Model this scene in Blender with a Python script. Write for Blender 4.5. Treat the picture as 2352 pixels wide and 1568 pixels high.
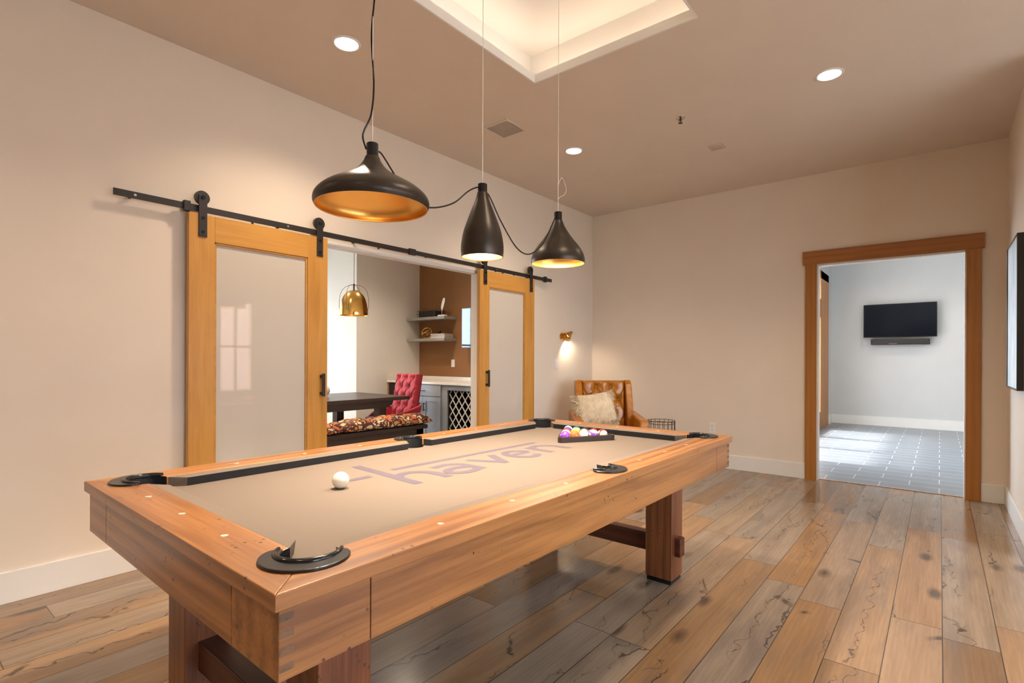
import bpy, bmesh, math, random
from mathutils import Vector, Matrix, noise
random.seed(7)
PI = math.pi
sc = bpy.context.scene
COL = sc.collection
for o in list(bpy.data.objects): bpy.data.objects.remove(o)

# ---------------------------------------------------------------- camera
F_PX, YAW, CYH, ROLL, CAMH = 1209.65, 0.682105, 824.22, 0.00374, 1.21
cd = bpy.data.cameras.new('camera'); cam = bpy.data.objects.new('camera', cd); COL.objects.link(cam)
cd.sensor_fit = 'HORIZONTAL'; cd.sensor_width = 36.0
cd.lens = F_PX * 36.0 / 2352.0
cd.shift_y = (CYH - 784.0) / 2352.0
cd.clip_start = 0.02; cd.clip_end = 200
cam.matrix_world = (Matrix.Translation((0, 0, CAMH)) @ Matrix.Rotation(YAW, 4, 'Z')
                    @ Matrix.Rotation(PI/2, 4, 'X') @ Matrix.Rotation(ROLL, 4, 'Z'))
sc.camera = cam

# ---------------------------------------------------------------- world, exposure
vs = sc.view_settings
vs.view_transform = 'Standard'; vs.look = 'None'; vs.gamma = 1.0; vs.use_curve_mapping = False
vs.exposure = 0.25
wd = bpy.data.worlds.new('World'); sc.world = wd; wd.use_nodes = True
bgn = wd.node_tree.nodes['Background']
bgn.inputs[0].default_value = (0.72, 0.86, 1.0, 1); bgn.inputs[1].default_value = 13.0

WARM = (1.0, 0.70, 0.43)
WARM2 = (1.0, 0.80, 0.60)
XL, YB, H, XR = -3.564, 6.071, 3.09, 0.444
XE, YS = 3.2, -2.8                      # east and south walls (outside the frame)
DX, DY = -6.34, 5.5                     # dining room alcove wall, wallpaper wall
DW, HX_ = -7.8, -1.65

def area(name, loc, rot, sx, sy, power, color, portal=False, spread=PI):
    l = bpy.data.lights.new(name, 'AREA'); l.shape = 'RECTANGLE'; l.size = sx; l.size_y = sy
    l.energy = power; l.color = color; l.spread = spread
    o = bpy.data.objects.new(name, l); o.location = loc; o.rotation_euler = rot; COL.objects.link(o)
    if portal: l.cycles.is_portal = True
    return o
# portals: daylight of the sky entering through the windows
area('daylight_portal_east', (XE+.12, 1.6, 1.35), (0, PI/2, 0), 2.3, 4.4, 1, (1,1,1), True)
area('daylight_portal_east_small', (XE+.12, 4.4, 1.45), (0, PI/2, 0), 1.8, .8, 1, (1,1,1), True)
area('daylight_portal_dining', (DW-.12, 2.7, 1.5), (0, -PI/2, 0), 2.2, 2.4, 1, (1,1,1), True)
area('daylight_portal_hall', (-1.65-.2, 9.0, 1.4), (0, -PI/2, 0), 2.6, 3.3, 1, (1,1,1), True)

area('daylight_hall', (HX_-.35, 9.0, 1.6), (0, -PI/2, 0), 2.6, 3.4, 60, (.80, .90, 1.0))

sl = bpy.data.lights.new('sun', 'SUN'); sl.energy = 9.0; sl.angle = .12; sl.color = (1, .96, .9)
so_ = bpy.data.objects.new('sun', sl); COL.objects.link(so_); so_.rotation_euler = (0, -math.radians(29), 0)

def spot(name, loc, power, color, size=2.2, blend=1.0, rad=.06, rot=(0,0,0)):
    l = bpy.data.lights.new(name, 'SPOT'); l.energy = power; l.color = color
    l.spot_size = size; l.spot_blend = blend; l.shadow_soft_size = rad
    o = bpy.data.objects.new(name, l); o.location = loc; o.rotation_euler = rot; COL.objects.link(o); return o
def point(name, loc, power, color, rad=.03):
    l = bpy.data.lights.new(name, 'POINT'); l.energy = power; l.color = color; l.shadow_soft_size = rad
    o = bpy.data.objects.new(name, l); o.location = loc; COL.objects.link(o); return o

# ---------------------------------------------------------------- materials
MATS = {}
class NT:
    def __init__(s, name):
        s.m = bpy.data.materials.new(name); s.m.use_nodes = True
        s.t = s.m.node_tree; s.b = s.t.nodes['Principled BSDF']; s.o = s.t.nodes['Material Output']
        MATS[name] = s.m
    def n(s, typ, **kw):
        nd = s.t.nodes.new(typ)
        for k, v in kw.items(): setattr(nd, k, v)
        return nd
    def l(s, a, b): s.t.links.new(a, b)
    def math(s, op, a, b=None, c=None):
        nd = s.n('ShaderNodeMath', operation=op)
        for i, v in enumerate((a, b, c)):
            if v is None: continue
            if isinstance(v, (int, float)): nd.inputs[i].default_value = v
            else: s.l(v, nd.inputs[i])
        return nd.outputs[0]
    def mix(s, f, a, b, typ='MIX'):
        nd = s.n('ShaderNodeMix', data_type='RGBA', blend_type=typ)
        for i, v in ((0, f), (6, a), (7, b)):
            if isinstance(v, (int, float)): nd.inputs[i].default_value = v
            elif isinstance(v, tuple): nd.inputs[i].default_value = (*v[:3], 1)
            else: s.l(v, nd.inputs[i])
        return nd.outputs[2]
    def ramp(s, f, stops):
        nd = s.n('ShaderNodeValToRGB'); r = nd.color_ramp
        while len(r.elements) < len(stops): r.elements.new(.5)
        for e, (p, c) in zip(r.elements, stops):
            e.position = p; e.color = (c, c, c, 1) if isinstance(c, (int, float)) else (*c, 1)
        s.l(f, nd.inputs[0]); return nd.outputs[0]
    def coords(s, scale=(1,1,1), kind='Object', loc=(0,0,0)):
        tc = s.n('ShaderNodeTexCoord'); mp = s.n('ShaderNodeMapping')
        mp.inputs['Scale'].default_value = scale; mp.inputs['Location'].default_value = loc
        s.l(tc.outputs[kind], mp.inputs[0]); return mp.outputs[0]
    def noise(s, v, scale, detail=4, rough=.5, dist=0):
        nd = s.n('ShaderNodeTexNoise'); s.l(v, nd.inputs['Vector'])
        nd.inputs['Scale'].default_value = scale; nd.inputs['Detail'].default_value = detail
        nd.inputs['Roughness'].default_value = rough; nd.inputs['Distortion'].default_value = dist
        return nd.outputs['Fac']
    def bump(s, h, strength=.2, dist=.01):
        nd = s.n('ShaderNodeBump'); nd.inputs['Strength'].default_value = strength
        nd.inputs['Distance'].default_value = dist; s.l(h, nd.inputs['Height'])
        s.l(nd.outputs[0], s.b.inputs['Normal'])
    def set(s, **kw):
        for k, v in kw.items():
            i = s.b.inputs[k.replace('_', ' ')]
            if isinstance(v, (int, float)): i.default_value = v
            elif isinstance(v, tuple): i.default_value = (*v[:3], 1)
            else: s.l(v, i)

def plain(name, col, rough=.5, metal=0, var=.06, scale=8, bump=0, bscale=80, **kw):
    s = NT(name); v = s.coords()
    f = s.noise(v, scale, 3)
    c = s.mix(s.ramp(f, [(.3, 0), (.7, 1)]), tuple(x*(1-var) for x in col), tuple(min(1, x*(1+var)) for x in col))
    s.set(Base_Color=c, Roughness=rough, Metallic=metal, **kw)
    if bump: s.bump(s.noise(v, bscale, 3), bump, .004)
    return s.m
def emit(name, col, strength):
    s = NT(name); s.set(Base_Color=(0.8, .8, .8), Emission_Color=col, Emission_Strength=strength); return s.m

def wood(name, c1, c2, axis, rough=.4, dark=(.03, .012, .006), nick=.0, knots=.5, gs=1.0, sat=0, coat=0.0):
    """grain along axis; broad bands, fine grain, knots and small dark nicks"""
    s = NT(name)
    st = {'x': (1, 9, 9), 'y': (9, 1, 9), 'z': (9, 9, 1)}[axis]
    v = s.coords(tuple(q*gs for q in st))
    g1 = s.noise(v, .9, 5, .55, 1.2)
    st2 = tuple(q*gs*(1 if q == 1 else 4) for q in st)
    g2 = s.noise(s.coords(st2), 3.0, 6, .6)
    w = s.n('ShaderNodeTexWave', wave_type='BANDS', bands_direction={'x': 'Z', 'y': 'X', 'z': 'X'}[axis])
    s.l(s.coords(tuple(q*gs*.5 for q in st), loc=(.3, .7, .2)), w.inputs[0])
    w.inputs['Scale'].default_value = 1.4; w.inputs['Distortion'].default_value = 5.0
    w.inputs['Detail'].default_value = 2; w.inputs['Detail Scale'].default_value = .7
    f = s.math('ADD', s.math('MULTIPLY', g1, .50), s.math('ADD', s.math('MULTIPLY', g2, .42), s.math('MULTIPLY', w.outputs['Fac'], .12)))
    c = s.mix(s.ramp(f, [(.38, 0), (.62, 1)]), c1, c2)
    if knots:
        vo = s.n('ShaderNodeTexVoronoi', distance='EUCLIDEAN'); s.l(s.coords(tuple(q*gs*(.55 if q > 1 else 1.6) for q in st)), vo.inputs['Vector'])
        vo.inputs['Scale'].default_value = 1.0
        k = s.ramp(vo.outputs['Distance'], [(.03, 1), (.12, 0)])
        c = s.mix(s.math('MULTIPLY', k, knots), c, tuple(x*.45 for x in c1))
    if nick:
        vo = s.n('ShaderNodeTexVoronoi'); s.l(s.coords((1, 1, 1)), vo.inputs['Vector']); vo.inputs['Scale'].default_value = 46
        a = s.ramp(vo.outputs['Distance'], [(.17, 1), (.24, 0)])
        b = s.ramp(s.noise(s.coords(), 9, 2), [(.58, 0), (.62, 1)])
        c = s.mix(s.math('MULTIPLY', s.math('MULTIPLY', a, b), nick), c, dark)
    s.set(Base_Color=c, Roughness=rough, Coat_Weight=coat, Coat_Roughness=.28)
    s.bump(f, .12, .004)
    return s.m

def paint(name, col, rough=.75): return plain(name, col, rough, 0, .015, 3, .04, 220)
M = {}
M['wall'] = paint('warm_white_wall_paint', (.78, .675, .56))
M['ceil'] = paint('beige_ceiling_paint', (.70, .60, .50))
M['trimw'] = paint('white_trim_paint', (.80, .77, .72), .4)
M['cool'] = paint('pale_grey_wall_paint', (.60, .59, .57))
M['dwall'] = paint('cream_dining_wall_paint', (.72, .68, .61))
# wallpaper: rust woven
s = NT('rust_woven_wallpaper'); v = s.coords((1, 1, 60)); f = s.noise(v, 6, 3)
f2 = s.noise(s.coords((60, 1, 1)), 6, 2)
c = s.mix(s.math('MULTIPLY', s.math('ADD', f, f2), .5), (.20, .085, .028), (.34, .16, .06)); s.set(Base_Color=c, Roughness=.8); M['rust'] = s.m
# floor planks
def plank_floor(name, pw=.1884, off=.0125, plen=1.7):
    s = NT(name); tc = s.n('ShaderNodeTexCoord'); sx = s.n('ShaderNodeSeparateXYZ'); s.l(tc.outputs['Object'], sx.inputs[0])
    X, Y = sx.outputs[0], sx.outputs[1]
    u = s.math('DIVIDE', s.math('SUBTRACT', X, off), pw); row = s.math('FLOOR', u); fu = s.math('SUBTRACT', u, row)
    wn = s.n('ShaderNodeTexWhiteNoise', noise_dimensions='1D'); s.l(row, wn.inputs['W'])
    vv = s.math('ADD', s.math('DIVIDE', Y, plen), s.math('MULTIPLY', wn.outputs['Value'], 7.3)); cl = s.math('FLOOR', vv); fv = s.math('SUBTRACT', vv, cl)
    cx = s.n('ShaderNodeCombineXYZ'); s.l(row, cx.inputs[0]); s.l(cl, cx.inputs[1])
    w2 = s.n('ShaderNodeTexWhiteNoise', noise_dimensions='3D'); s.l(cx.outputs[0], w2.inputs['Vector'])
    rs = s.n('ShaderNodeSeparateColor'); s.l(w2.outputs['Color'], rs.inputs[0])
    # plank-local coordinate with random shift
    p = s.n('ShaderNodeCombineXYZ'); s.l(s.math('ADD', X, s.math('MULTIPLY', rs.outputs[0], 17)), p.inputs[0])
    s.l(s.math('ADD', Y, s.math('MULTIPLY', rs.outputs[1], 29)), p.inputs[1]); s.l(rs.outputs[2], p.inputs[2])
    def mp(scale):
        m = s.n('ShaderNodeMapping'); m.inputs['Scale'].default_value = scale; s.l(p.outputs[0], m.inputs[0]); return m.outputs[0]
    g1 = s.noise(mp((12, 1.0, 1)), 1.2, 8, .62, .5)
    g2 = s.noise(mp((70, 3, 1)), 2, 5, .6)
    blot = s.noise(mp((4, .8, 1)), 1.3, 4, .55, .5)
    w = s.n('ShaderNodeTexWave', wave_type='BANDS', bands_direction='X'); s.l(mp((7, .7, 1)), w.inputs[0])
    w.inputs['Scale'].default_value = 2.2; w.inputs['Distortion'].default_value = 9; w.inputs['Detail'].default_value = 3; w.inputs['Detail Scale'].default_value = .6
    tone = rs.outputs[2]
    base = s.ramp(tone, [(0, (.20, .130, .076)), (.3, (.34, .195, .090)), (.6, (.30, .225, .158)), (.85, (.25, .205, .168)), (1, (.36, .275, .195))])
    lt = s.mix(.75, base, (1.0, .92, .85), 'MULTIPLY')
    f = s.math('ADD', s.math('MULTIPLY', g1, .62), s.math('ADD', s.math('MULTIPLY', g2, .33), s.math('MULTIPLY', w.outputs['Fac'], .05)))
    c = s.mix(s.ramp(f, [(.22, 0), (.80, 1)]), s.mix(1.0, base, (.62, .57, .54), 'MULTIPLY'), s.mix(1.0, base, (1.22, 1.2, 1.18), 'MULTIPLY'))
    c = s.mix(s.ramp(blot, [(.52, 0), (.72, .7)]), c, (.15, .115, .095))
    vo = s.n('ShaderNodeTexVoronoi'); s.l(mp((4.2, 1.7, 1)), vo.inputs['Vector']); vo.inputs['Scale'].default_value = 1.0
    kn = s.ramp(s.math('ADD', vo.outputs['Distance'], s.math('MULTIPLY', g1, .14)), [(.12, 1), (.24, 0)])
    c = s.mix(s.math('MULTIPLY', kn, .85), c, (.035, .022, .016))
    cr = s.n('ShaderNodeTexVoronoi', feature='DISTANCE_TO_EDGE'); 
    vm = s.n('ShaderNodeVectorMath', operation='ADD'); s.l(mp((3.2, .35, 1)), vm.inputs[0]); cn = s.n('ShaderNodeCombineXYZ'); s.l(s.math('MULTIPLY', s.noise(mp((6, 6, 1)), 1.5, 3), .5), cn.inputs[0]); s.l(cn.outputs[0], vm.inputs[1])
    s.l(vm.outputs[0], cr.inputs['Vector']); cr.inputs['Scale'].default_value = 1.5
    crk = s.math('MULTIPLY', s.ramp(cr.outputs['Distance'], [(.004, 1), (.012, 0)]), s.ramp(blot, [(.5, 0), (.58, 1)]))
    c = s.mix(s.math('MULTIPLY', crk, .8), c, (.03, .018, .012))
    gx = s.math('MINIMUM', fu, s.math('SUBTRACT', 1, fu)); gy = s.math('MINIMUM', fv, s.math('SUBTRACT', 1, fv))
    gap = s.math('MAXIMUM', s.math('LESS_THAN', gx, .011), s.math('LESS_THAN', gy, .0012))
    c = s.mix(s.math('MULTIPLY', gap, .8), c, (.02, .013, .01))
    s.set(Base_Color=c, Roughness=s.ramp(f, [(.3, .15), (.7, .26)]))
    s.b.inputs['Specular IOR Level'].default_value = .5
    s.bump(s.math('SUBTRACT', s.math('MULTIPLY', f, .25), gap), .25, .003)
    return s.m
M['floor'] = plank_floor('wide_oak_plank_floor')
# tile
s = NT('grey_stone_tile_floor'); v = s.coords((1, 1, 1)); b = s.n('ShaderNodeTexBrick'); s.l(v, b.inputs[0])
b.inputs['Scale'].default_value = 1; b.inputs['Brick Width'].default_value = .46; b.inputs['Row Height'].default_value = .23
b.inputs['Mortar Size'].default_value = .0045; b.inputs['Color1'].default_value = (.14, .15, .165, 1); b.inputs['Color2'].default_value = (.18, .19, .205, 1)
b.inputs['Mortar'].default_value = (.55, .55, .54, 1)
st = s.noise(s.coords((1, 9, 1)), 3, 4)
c = s.mix(.5, b.outputs['Color'], s.mix(st, (.09, .10, .115), (.30, .32, .34))); c = s.mix(b.outputs['Fac'], c, (.55, .55, .54))
s.set(Base_Color=c, Roughness=.32); M['tile'] = s.m

M['fir'] = wood('honey_fir_door_wood', (.48, .215, .036), (.60, .295, .062), 'z', .38, knots=0, gs=1.3)
M['firy'] = wood('honey_fir_door_wood_rail', (.48, .215, .036), (.60, .295, .062), 'y', .38, knots=0, gs=1.3)
M['casz'] = wood('brown_fir_casing_upright', (.33, .125, .022), (.42, .17, .035), 'z', .4, knots=0)
M['casx'] = wood('brown_fir_casing_head', (.29, .098, .018), (.38, .14, .028), 'x', .4, knots=.2)
PC1, PC2 = (.19, .066, .014), (.42, .178, .050)
M['px'] = wood('distressed_pine_crosswise', PC1, PC2, 'x', .36, nick=.95, coat=.4)
M['py'] = wood('distressed_pine_lengthwise', PC1, PC2, 'y', .36, nick=.95, coat=.4)
M['pz'] = wood('distressed_pine_upright_shaded', (.10, .026, .009), (.25, .085, .028), 'z', .36, nick=.6, coat=.2)  # legs: same pine, with shade under the table put into the colour
M['pxd'] = wood('shaded_dark_red_pine', (.045, .010, .005), (.12, .032, .012), 'x', .4)  # stretchers: pine painted near-black to carry the shade beneath the table
M['pend'] = wood('dark_end_grain', (.10, .055, .03), (.20, .11, .06), 'x', .5)
M['dk'] = wood('espresso_stained_wood', (.018, .011, .009), (.045, .027, .02), 'y', .35, knots=0)
M['dkz'] = wood('espresso_stained_wood_upright', (.018, .011, .009), (.045, .027, .02), 'z', .35, knots=0)
M['black'] = plain('black_powder_coated_steel', (.018, .014, .012), .45)
M['blackgloss'] = plain('black_gloss', (.008, .008, .009), .18)
M['leatherblk'] = plain('black_pocket_leather', (.010, .010, .010), .28, bump=.15, bscale=160)
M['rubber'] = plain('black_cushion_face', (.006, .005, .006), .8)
# cloth
s = NT('taupe_billiard_cloth'); f = s.noise(s.coords(), 900, 2); g = s.noise(s.coords(), 2.5, 3)
c = s.mix(f, (.140, .104, .076), (.165, .124, .092)); c = s.mix(s.ramp(g, [(.4, 0), (.7, .12)]), c, (.12, .085, .058))
s.set(Base_Color=c, Roughness=.92); s.bump(f, .05, .001); M['cloth'] = s.m
M['ink'] = plain('faded_mauve_cloth_print', (.088, .066, .084), .9)
M['pearl'] = plain('mother_of_pearl', (.62, .52, .42), .2, .2, .2, 200)
M['gold'] = plain('polished_gold', (.78, .46, .13), .16, 1)
M['goldin'] = plain('brushed_gold_lining', (.83, .48, .13), .30, .9)
M['shade'] = plain('dark_bronze_satin_metal', (.045, .034, .025), .38, .55)
M['bulb'] = emit('frosted_bulb', (1, .78, .48), 4)
M['lens'] = emit('downlight_lens', (1, .93, .82), 14)
M['led'] = emit('led_strip', (1, .83, .67), 10)
M['wire'] = plain('pale_steel_wire', (.80, .72, .62), .5, .0)
M['vent'] = plain('vent_grey_beige_metal', (.74, .66, .58), .5)
M['chrome'] = plain('chrome', (.7, .68, .66), .15, 1)
M['plastic'] = plain('white_plastic', (.82, .80, .76), .35)
M['tan'] = plain('tan_leather', (.44, .155, .015), .26, 0, .25, 14, .12, 60, Coat_Weight=.08, Coat_Roughness=.15)
M['ivory'] = plain('ivory_ball_resin', (.76, .70, .58), .08, 0, .01)
M['rack'] = plain('dark_walnut_rack', (.035, .02, .012), .35)
M['fur'] = plain('cream_fur', (.74, .61, .43), .85, 0, .14, 14)
M['red'] = plain('crimson_velvet', (.36, .012, .03), .55, 0, .2, 10, Sheen_Weight=.35, Sheen_Roughness=.4)
M['cab'] = plain('blue_grey_cabinet_paint', (.30, .34, .38), .4, 0, .02)
M['shelfp'] = plain('grey_shelf_paint', (.30, .285, .255), .45)
M['quartz'] = plain('white_quartz', (.80, .77, .73), .2, 0, .05, 4)
M['void'] = plain('dark_interior', (.012, .012, .014), .7)
M['screen'] = plain('television_screen', (.006, .007, .010), .03, 0, .01, Specular_IOR_Level=.9)
M['screendim'] = plain('matte_television_screen', (.004, .006, .012), .12, 0, .01, Specular_IOR_Level=.25)
M['lat'] = plain('white_painted_lattice', (.68, .68, .66), .4)
M['paper'] = plain('cream_page_block', (.75, .7, .6), .7)
M['bookb'] = plain('black_book_cloth', (.02, .018, .02), .5)
M['bookw'] = plain('white_book_cloth', (.7, .68, .66), .5)
M['bookp'] = plain('dusty_pink_book_cloth', (.52, .30, .26), .5)
M['rustm'] = plain('dark_bronze_wire', (.075, .045, .028), .4, .6)
# frosted door glass (back painted, glossy face)
s = NT('milky_laminated_glass'); s.set(Base_Color=(.60, .545, .47), Roughness=.03, Specular_IOR_Level=.6, Coat_Weight=.4, Coat_Roughness=.01); M['milk'] = s.m
# clear glass
s = NT('clear_window_glass'); tr = s.n('ShaderNodeBsdfTransparent'); gl = s.n('ShaderNodeBsdfGlossy'); gl.inputs['Roughness'].default_value = 0
fr = s.n('ShaderNodeLayerWeight'); fr.inputs[0].default_value = .5; mx = s.n('ShaderNodeMixShader')
s.l(s.math('MULTIPLY_ADD', s.math('POWER', fr.outputs['Facing'], 5.0), .85, .04), mx.inputs[0]); s.l(tr.outputs[0], mx.inputs[1]); s.l(gl.outputs[0], mx.inputs[2]); s.l(mx.outputs[0], s.o.inputs[0]); M['glass'] = s.m
# painted canvas
s = NT('pale_blue_abstract_canvas'); f = s.noise(s.coords((1, 3, .7)), 2.4, 5, .6, 1.5)
c = s.ramp(f, [(.3, (.30, .42, .55)), (.5, (.55, .66, .76)), (.62, (.75, .80, .84)), (.75, (.42, .52, .60))]); s.set(Base_Color=c, Roughness=.5); M['canvas'] = s.m
# leaf pattern fabric
s = NT('orange_leaf_print_fabric'); w = s.n('ShaderNodeTexVoronoi', feature='DISTANCE_TO_EDGE'); vv = s.coords((1, 1, 1)); s.l(vv, w.inputs['Vector'])
nz = s.n('ShaderNodeTexNoise'); nz.inputs['Scale'].default_value = 9; s.l(vv, nz.inputs['Vector'])
vm = s.n('ShaderNodeVectorMath', operation='MULTIPLY_ADD'); s.l(nz.outputs['Color'], vm.inputs[0]); vm.inputs[1].default_value = (.18, .18, .18); s.l(vv, vm.inputs[2]); s.l(vm.outputs[0], w.inputs['Vector'])
w.inputs['Scale'].default_value = 15
vc = s.n('ShaderNodeTexVoronoi'); s.l(vm.outputs[0], vc.inputs['Vector']); vc.inputs['Scale'].default_value = 15
sp = s.n('ShaderNodeSeparateColor'); s.l(vc.outputs['Color'], sp.inputs[0])
cc = s.ramp(sp.outputs[0], [(0, (.45, .08, .03)), (.3, (.62, .22, .05)), (.6, (.68, .40, .14)), (1, (.75, .58, .38))])
c = s.mix(s.ramp(w.outputs['Distance'], [(.10, 1), (.17, 0)]), cc, (.055, .012, .01)); s.set(Base_Color=c, Roughness=.75); M['leaf'] = s.m
# brick
s = NT('red_brick'); b = s.n('ShaderNodeTexBrick'); tcn = s.n('ShaderNodeTexCoord'); sxx = s.n('ShaderNodeSeparateXYZ'); s.l(tcn.outputs['Object'], sxx.inputs[0])
cbx = s.n('ShaderNodeCombineXYZ'); s.l(s.math('ADD', sxx.outputs[0], sxx.outputs[1]), cbx.inputs[0]); s.l(sxx.outputs[2], cbx.inputs[1]); s.l(cbx.outputs[0], b.inputs[0])
b.inputs['Scale'].default_value = 1; b.inputs['Brick Width'].default_value = .3; b.inputs['Row Height'].default_value = .1; b.inputs['Mortar Size'].default_value = .01
b.inputs['Color1'].default_value = (.42, .20, .15, 1); b.inputs['Color2'].default_value = (.50, .26, .2, 1); b.inputs['Mortar'].default_value = (.5, .45, .42, 1)
s.set(Base_Color=b.outputs['Color'], Roughness=.9); M['brick'] = s.m
M['paving'] = plain('pale_concrete_paving', (.42, .42, .40), .9, 0, .1, 2)
M['grass'] = plain('lawn', (.10, .17, .05), .9, 0, .3, 3)
M['leafy'] = plain('green_foliage', (.12, .22, .07), .8, 0, .4, 6)

# ---------------------------------------------------------------- mesh helpers
def box(bm, x0, x1, y0, y1, z0, z1):
    vs_ = [bm.verts.new(p) for p in ((x0,y0,z0),(x1,y0,z0),(x1,y1,z0),(x0,y1,z0),(x0,y0,z1),(x1,y0,z1),(x1,y1,z1),(x0,y1,z1))]
    for f in ((0,3,2,1),(4,5,6,7),(0,1,5,4),(1,2,6,5),(2,3,7,6),(3,0,4,7)): bm.faces.new([vs_[i] for i in f])
def bxs(*bs):
    bm = bmesh.new()
    for b in bs: box(bm, *b)
    return bm
def prism(bm, poly, z0, z1):
    a = sum(poly[i][0]*poly[(i+1) % len(poly)][1] - poly[(i+1) % len(poly)][0]*poly[i][1] for i in range(len(poly)))
    if a < 0: poly = poly[::-1]
    lo = [bm.verts.new((x, y, z0)) for x, y in poly]; hi = [bm.verts.new((x, y, z1)) for x, y in poly]
    bm.faces.new(lo[::-1]); bm.faces.new(hi); n = len(poly)
    for i in range(n): bm.faces.new((lo[i], lo[(i+1) % n], hi[(i+1) % n], hi[i]))
def frame_of(d):
    d = d.normalized(); a = Vector((0, 0, 1)) if abs(d.z) < .9 else Vector((1, 0, 0))
    x = d.cross(a).normalized(); return x, d.cross(x).normalized()
def cyl(bm, p0, p1, r0, r1=None, n=20, cap=True):
    r1 = r0 if r1 is None else r1; p0, p1 = Vector(p0), Vector(p1); x, y = frame_of(p1-p0)
    A = [bm.verts.new(p0 + (x*math.cos(2*PI*i/n) + y*math.sin(2*PI*i/n))*r0) for i in range(n)]
    B = [bm.verts.new(p1 + (x*math.cos(2*PI*i/n) + y*math.sin(2*PI*i/n))*r1) for i in range(n)]
    for i in range(n): bm.faces.new((A[i], B[i], B[(i+1) % n], A[(i+1) % n]))
    if cap: bm.faces.new(A); bm.faces.new(B[::-1])
def tube(bm, pts, r, n=8, closed=False):
    pts = [Vector(p) for p in pts]; N = len(pts); rings = []
    for i, p in enumerate(pts):
        a = pts[(i-1) % N] if (closed or i > 0) else p; b = pts[(i+1) % N] if (closed or i < N-1) else p
        d = (b-a).normalized()
        if i == 0: x, y = frame_of(d)
        else:
            x = (x - d*x.dot(d)).normalized(); y = d.cross(x)
        rr = r[i] if isinstance(r, (list, tuple)) else r
        rings.append([bm.verts.new(p + (x*math.cos(2*PI*k/n) + y*math.sin(2*PI*k/n))*rr) for k in range(n)])
    for i in range(N if closed else N-1):
        A, B = rings[i], rings[(i+1) % N]
        for k in range(n): bm.faces.new((A[k], A[(k+1) % n], B[(k+1) % n], B[k]))
    if not closed: bm.faces.new(rings[0][::-1]); bm.faces.new(rings[-1])
def lathe(bm, prof, n=48, c=(0, 0), mat=None):
    rings = []
    for r, z in prof:
        if r < 1e-6: rings.append([bm.verts.new((c[0], c[1], z))])
        else: rings.append([bm.verts.new((c[0]+r*math.cos(2*PI*i/n), c[1]+r*math.sin(2*PI*i/n), z)) for i in range(n)])
    for A, B in zip(rings, rings[1:]):
        for i in range(n):
            a0, a1 = A[i % len(A)], A[(i+1) % len(A)]; b0, b1 = B[i % len(B)], B[(i+1) % len(B)]
            q = []
            for v_ in (a0, a1, b1, b0):
                if v_ not in q: q.append(v_)
            if len(q) > 2: bm.faces.new(q)
def sphere(bm, c, r, seg=24, sq=(1, 1, 1)):
    bmesh.ops.create_uvsphere(bm, u_segments=seg, v_segments=seg//2, radius=1,
        matrix=Matrix.Translation(c) @ Matrix.Diagonal((r*sq[0], r*sq[1], r*sq[2], 1)))
def obj(name, bm, mat, parent=None, smooth=False, bevel=0, sub=0, loc=None, rot=None, label=None, mats=None, recalc=True):
    if recalc: bmesh.ops.recalc_face_normals(bm, faces=bm.faces)
    me = bpy.data.meshes.new(name); bm.to_mesh(me); bm.free()
    for m_ in (mats or [mat]): me.materials.append(M[m_] if isinstance(m_, str) else m_)
    o = bpy.data.objects.new(name, me); COL.objects.link(o)
    if parent: o.parent = parent
    if loc: o.location = loc
    if rot: o.rotation_euler = rot
    if bevel:
        b = o.modifiers.new('bevel', 'BEVEL'); b.width = bevel; b.segments = 2; b.limit_method = 'ANGLE'; b.angle_limit = .6
    if sub:
        b = o.modifiers.new('sub', 'SUBSURF'); b.levels = sub; b.render_levels = sub
    if smooth:
        for p in me.polygons: p.use_smooth = True
    if label: o['label'] = label
    return o
def tag(o, label, cat, group=None):
    o['label'] = label; o['category'] = cat
    if group: o['group'] = group
    return o
def thing(name, label, cat, loc=(0, 0, 0), rotz=0, group=None):
    o = bpy.data.objects.new(name, None); COL.objects.link(o); o.location = loc; o.rotation_euler = (0, 0, rotz)
    o.empty_display_size = .1
    return tag(o, label, cat, group)
def struct(name, bm, mat, parent=None, **kw):
    o = obj(name, bm, mat, parent, **kw); o['kind'] = 'structure'; return o
def dup(root, loc, rotz, label):
    r = root.copy(); COL.objects.link(r); r.location = loc; r.rotation_euler = (0, 0, rotz); r['label'] = label
    for ch in list(root.children):
        c = ch.copy(); COL.objects.link(c); c.parent = r
        for g in ch.children:
            d = g.copy(); COL.objects.link(d); d.parent = c
    return r

# ================================================================ SHELL
TH = .08
OP0, OP1, OPZ = 2.0, 3.848, 2.065      # opening to the dining room
DR0, DR1, DRZ = -.955, .176, 2.17      # doorway to the television room
struct('floor', bxs((DW, XE, YS, YB+TH, -.1, 0)), 'floor')
struct('floor_tiled', bxs((-1.65-.14, 3.0, YB+TH, 12.1, -.1, -.004)), 'tile')
struct('wall_left', bxs((XL-TH, XL, YS, OP0, 0, H), (XL-TH, XL, OP0, OP1, OPZ, H), (XL-TH, XL, OP1, YB, 0, H)), 'wall')
struct('wall_back', bxs((XL, DR0, YB, YB+TH, 0, H), (DR0, DR1, YB, YB+TH, DRZ, H), (DR1, XE, YB, YB+TH, 0, H)), 'wall')
struct('wall_right', bxs((XR, XR+.14, 4.45, YB, 0, H)), 'wall')
def wall_x(name, x0, x1, y0, y1, z1, holes, mat):
    bm = bmesh.new(); y = y0
    for (a, b, za, zb_) in sorted(holes):
        box(bm, x0, x1, y, a, 0, z1); box(bm, x0, x1, a, b, 0, za); box(bm, x0, x1, a, b, zb_, z1); y = b
    box(bm, x0, x1, y, y1, 0, z1); return struct(name, bm, mat)
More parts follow.
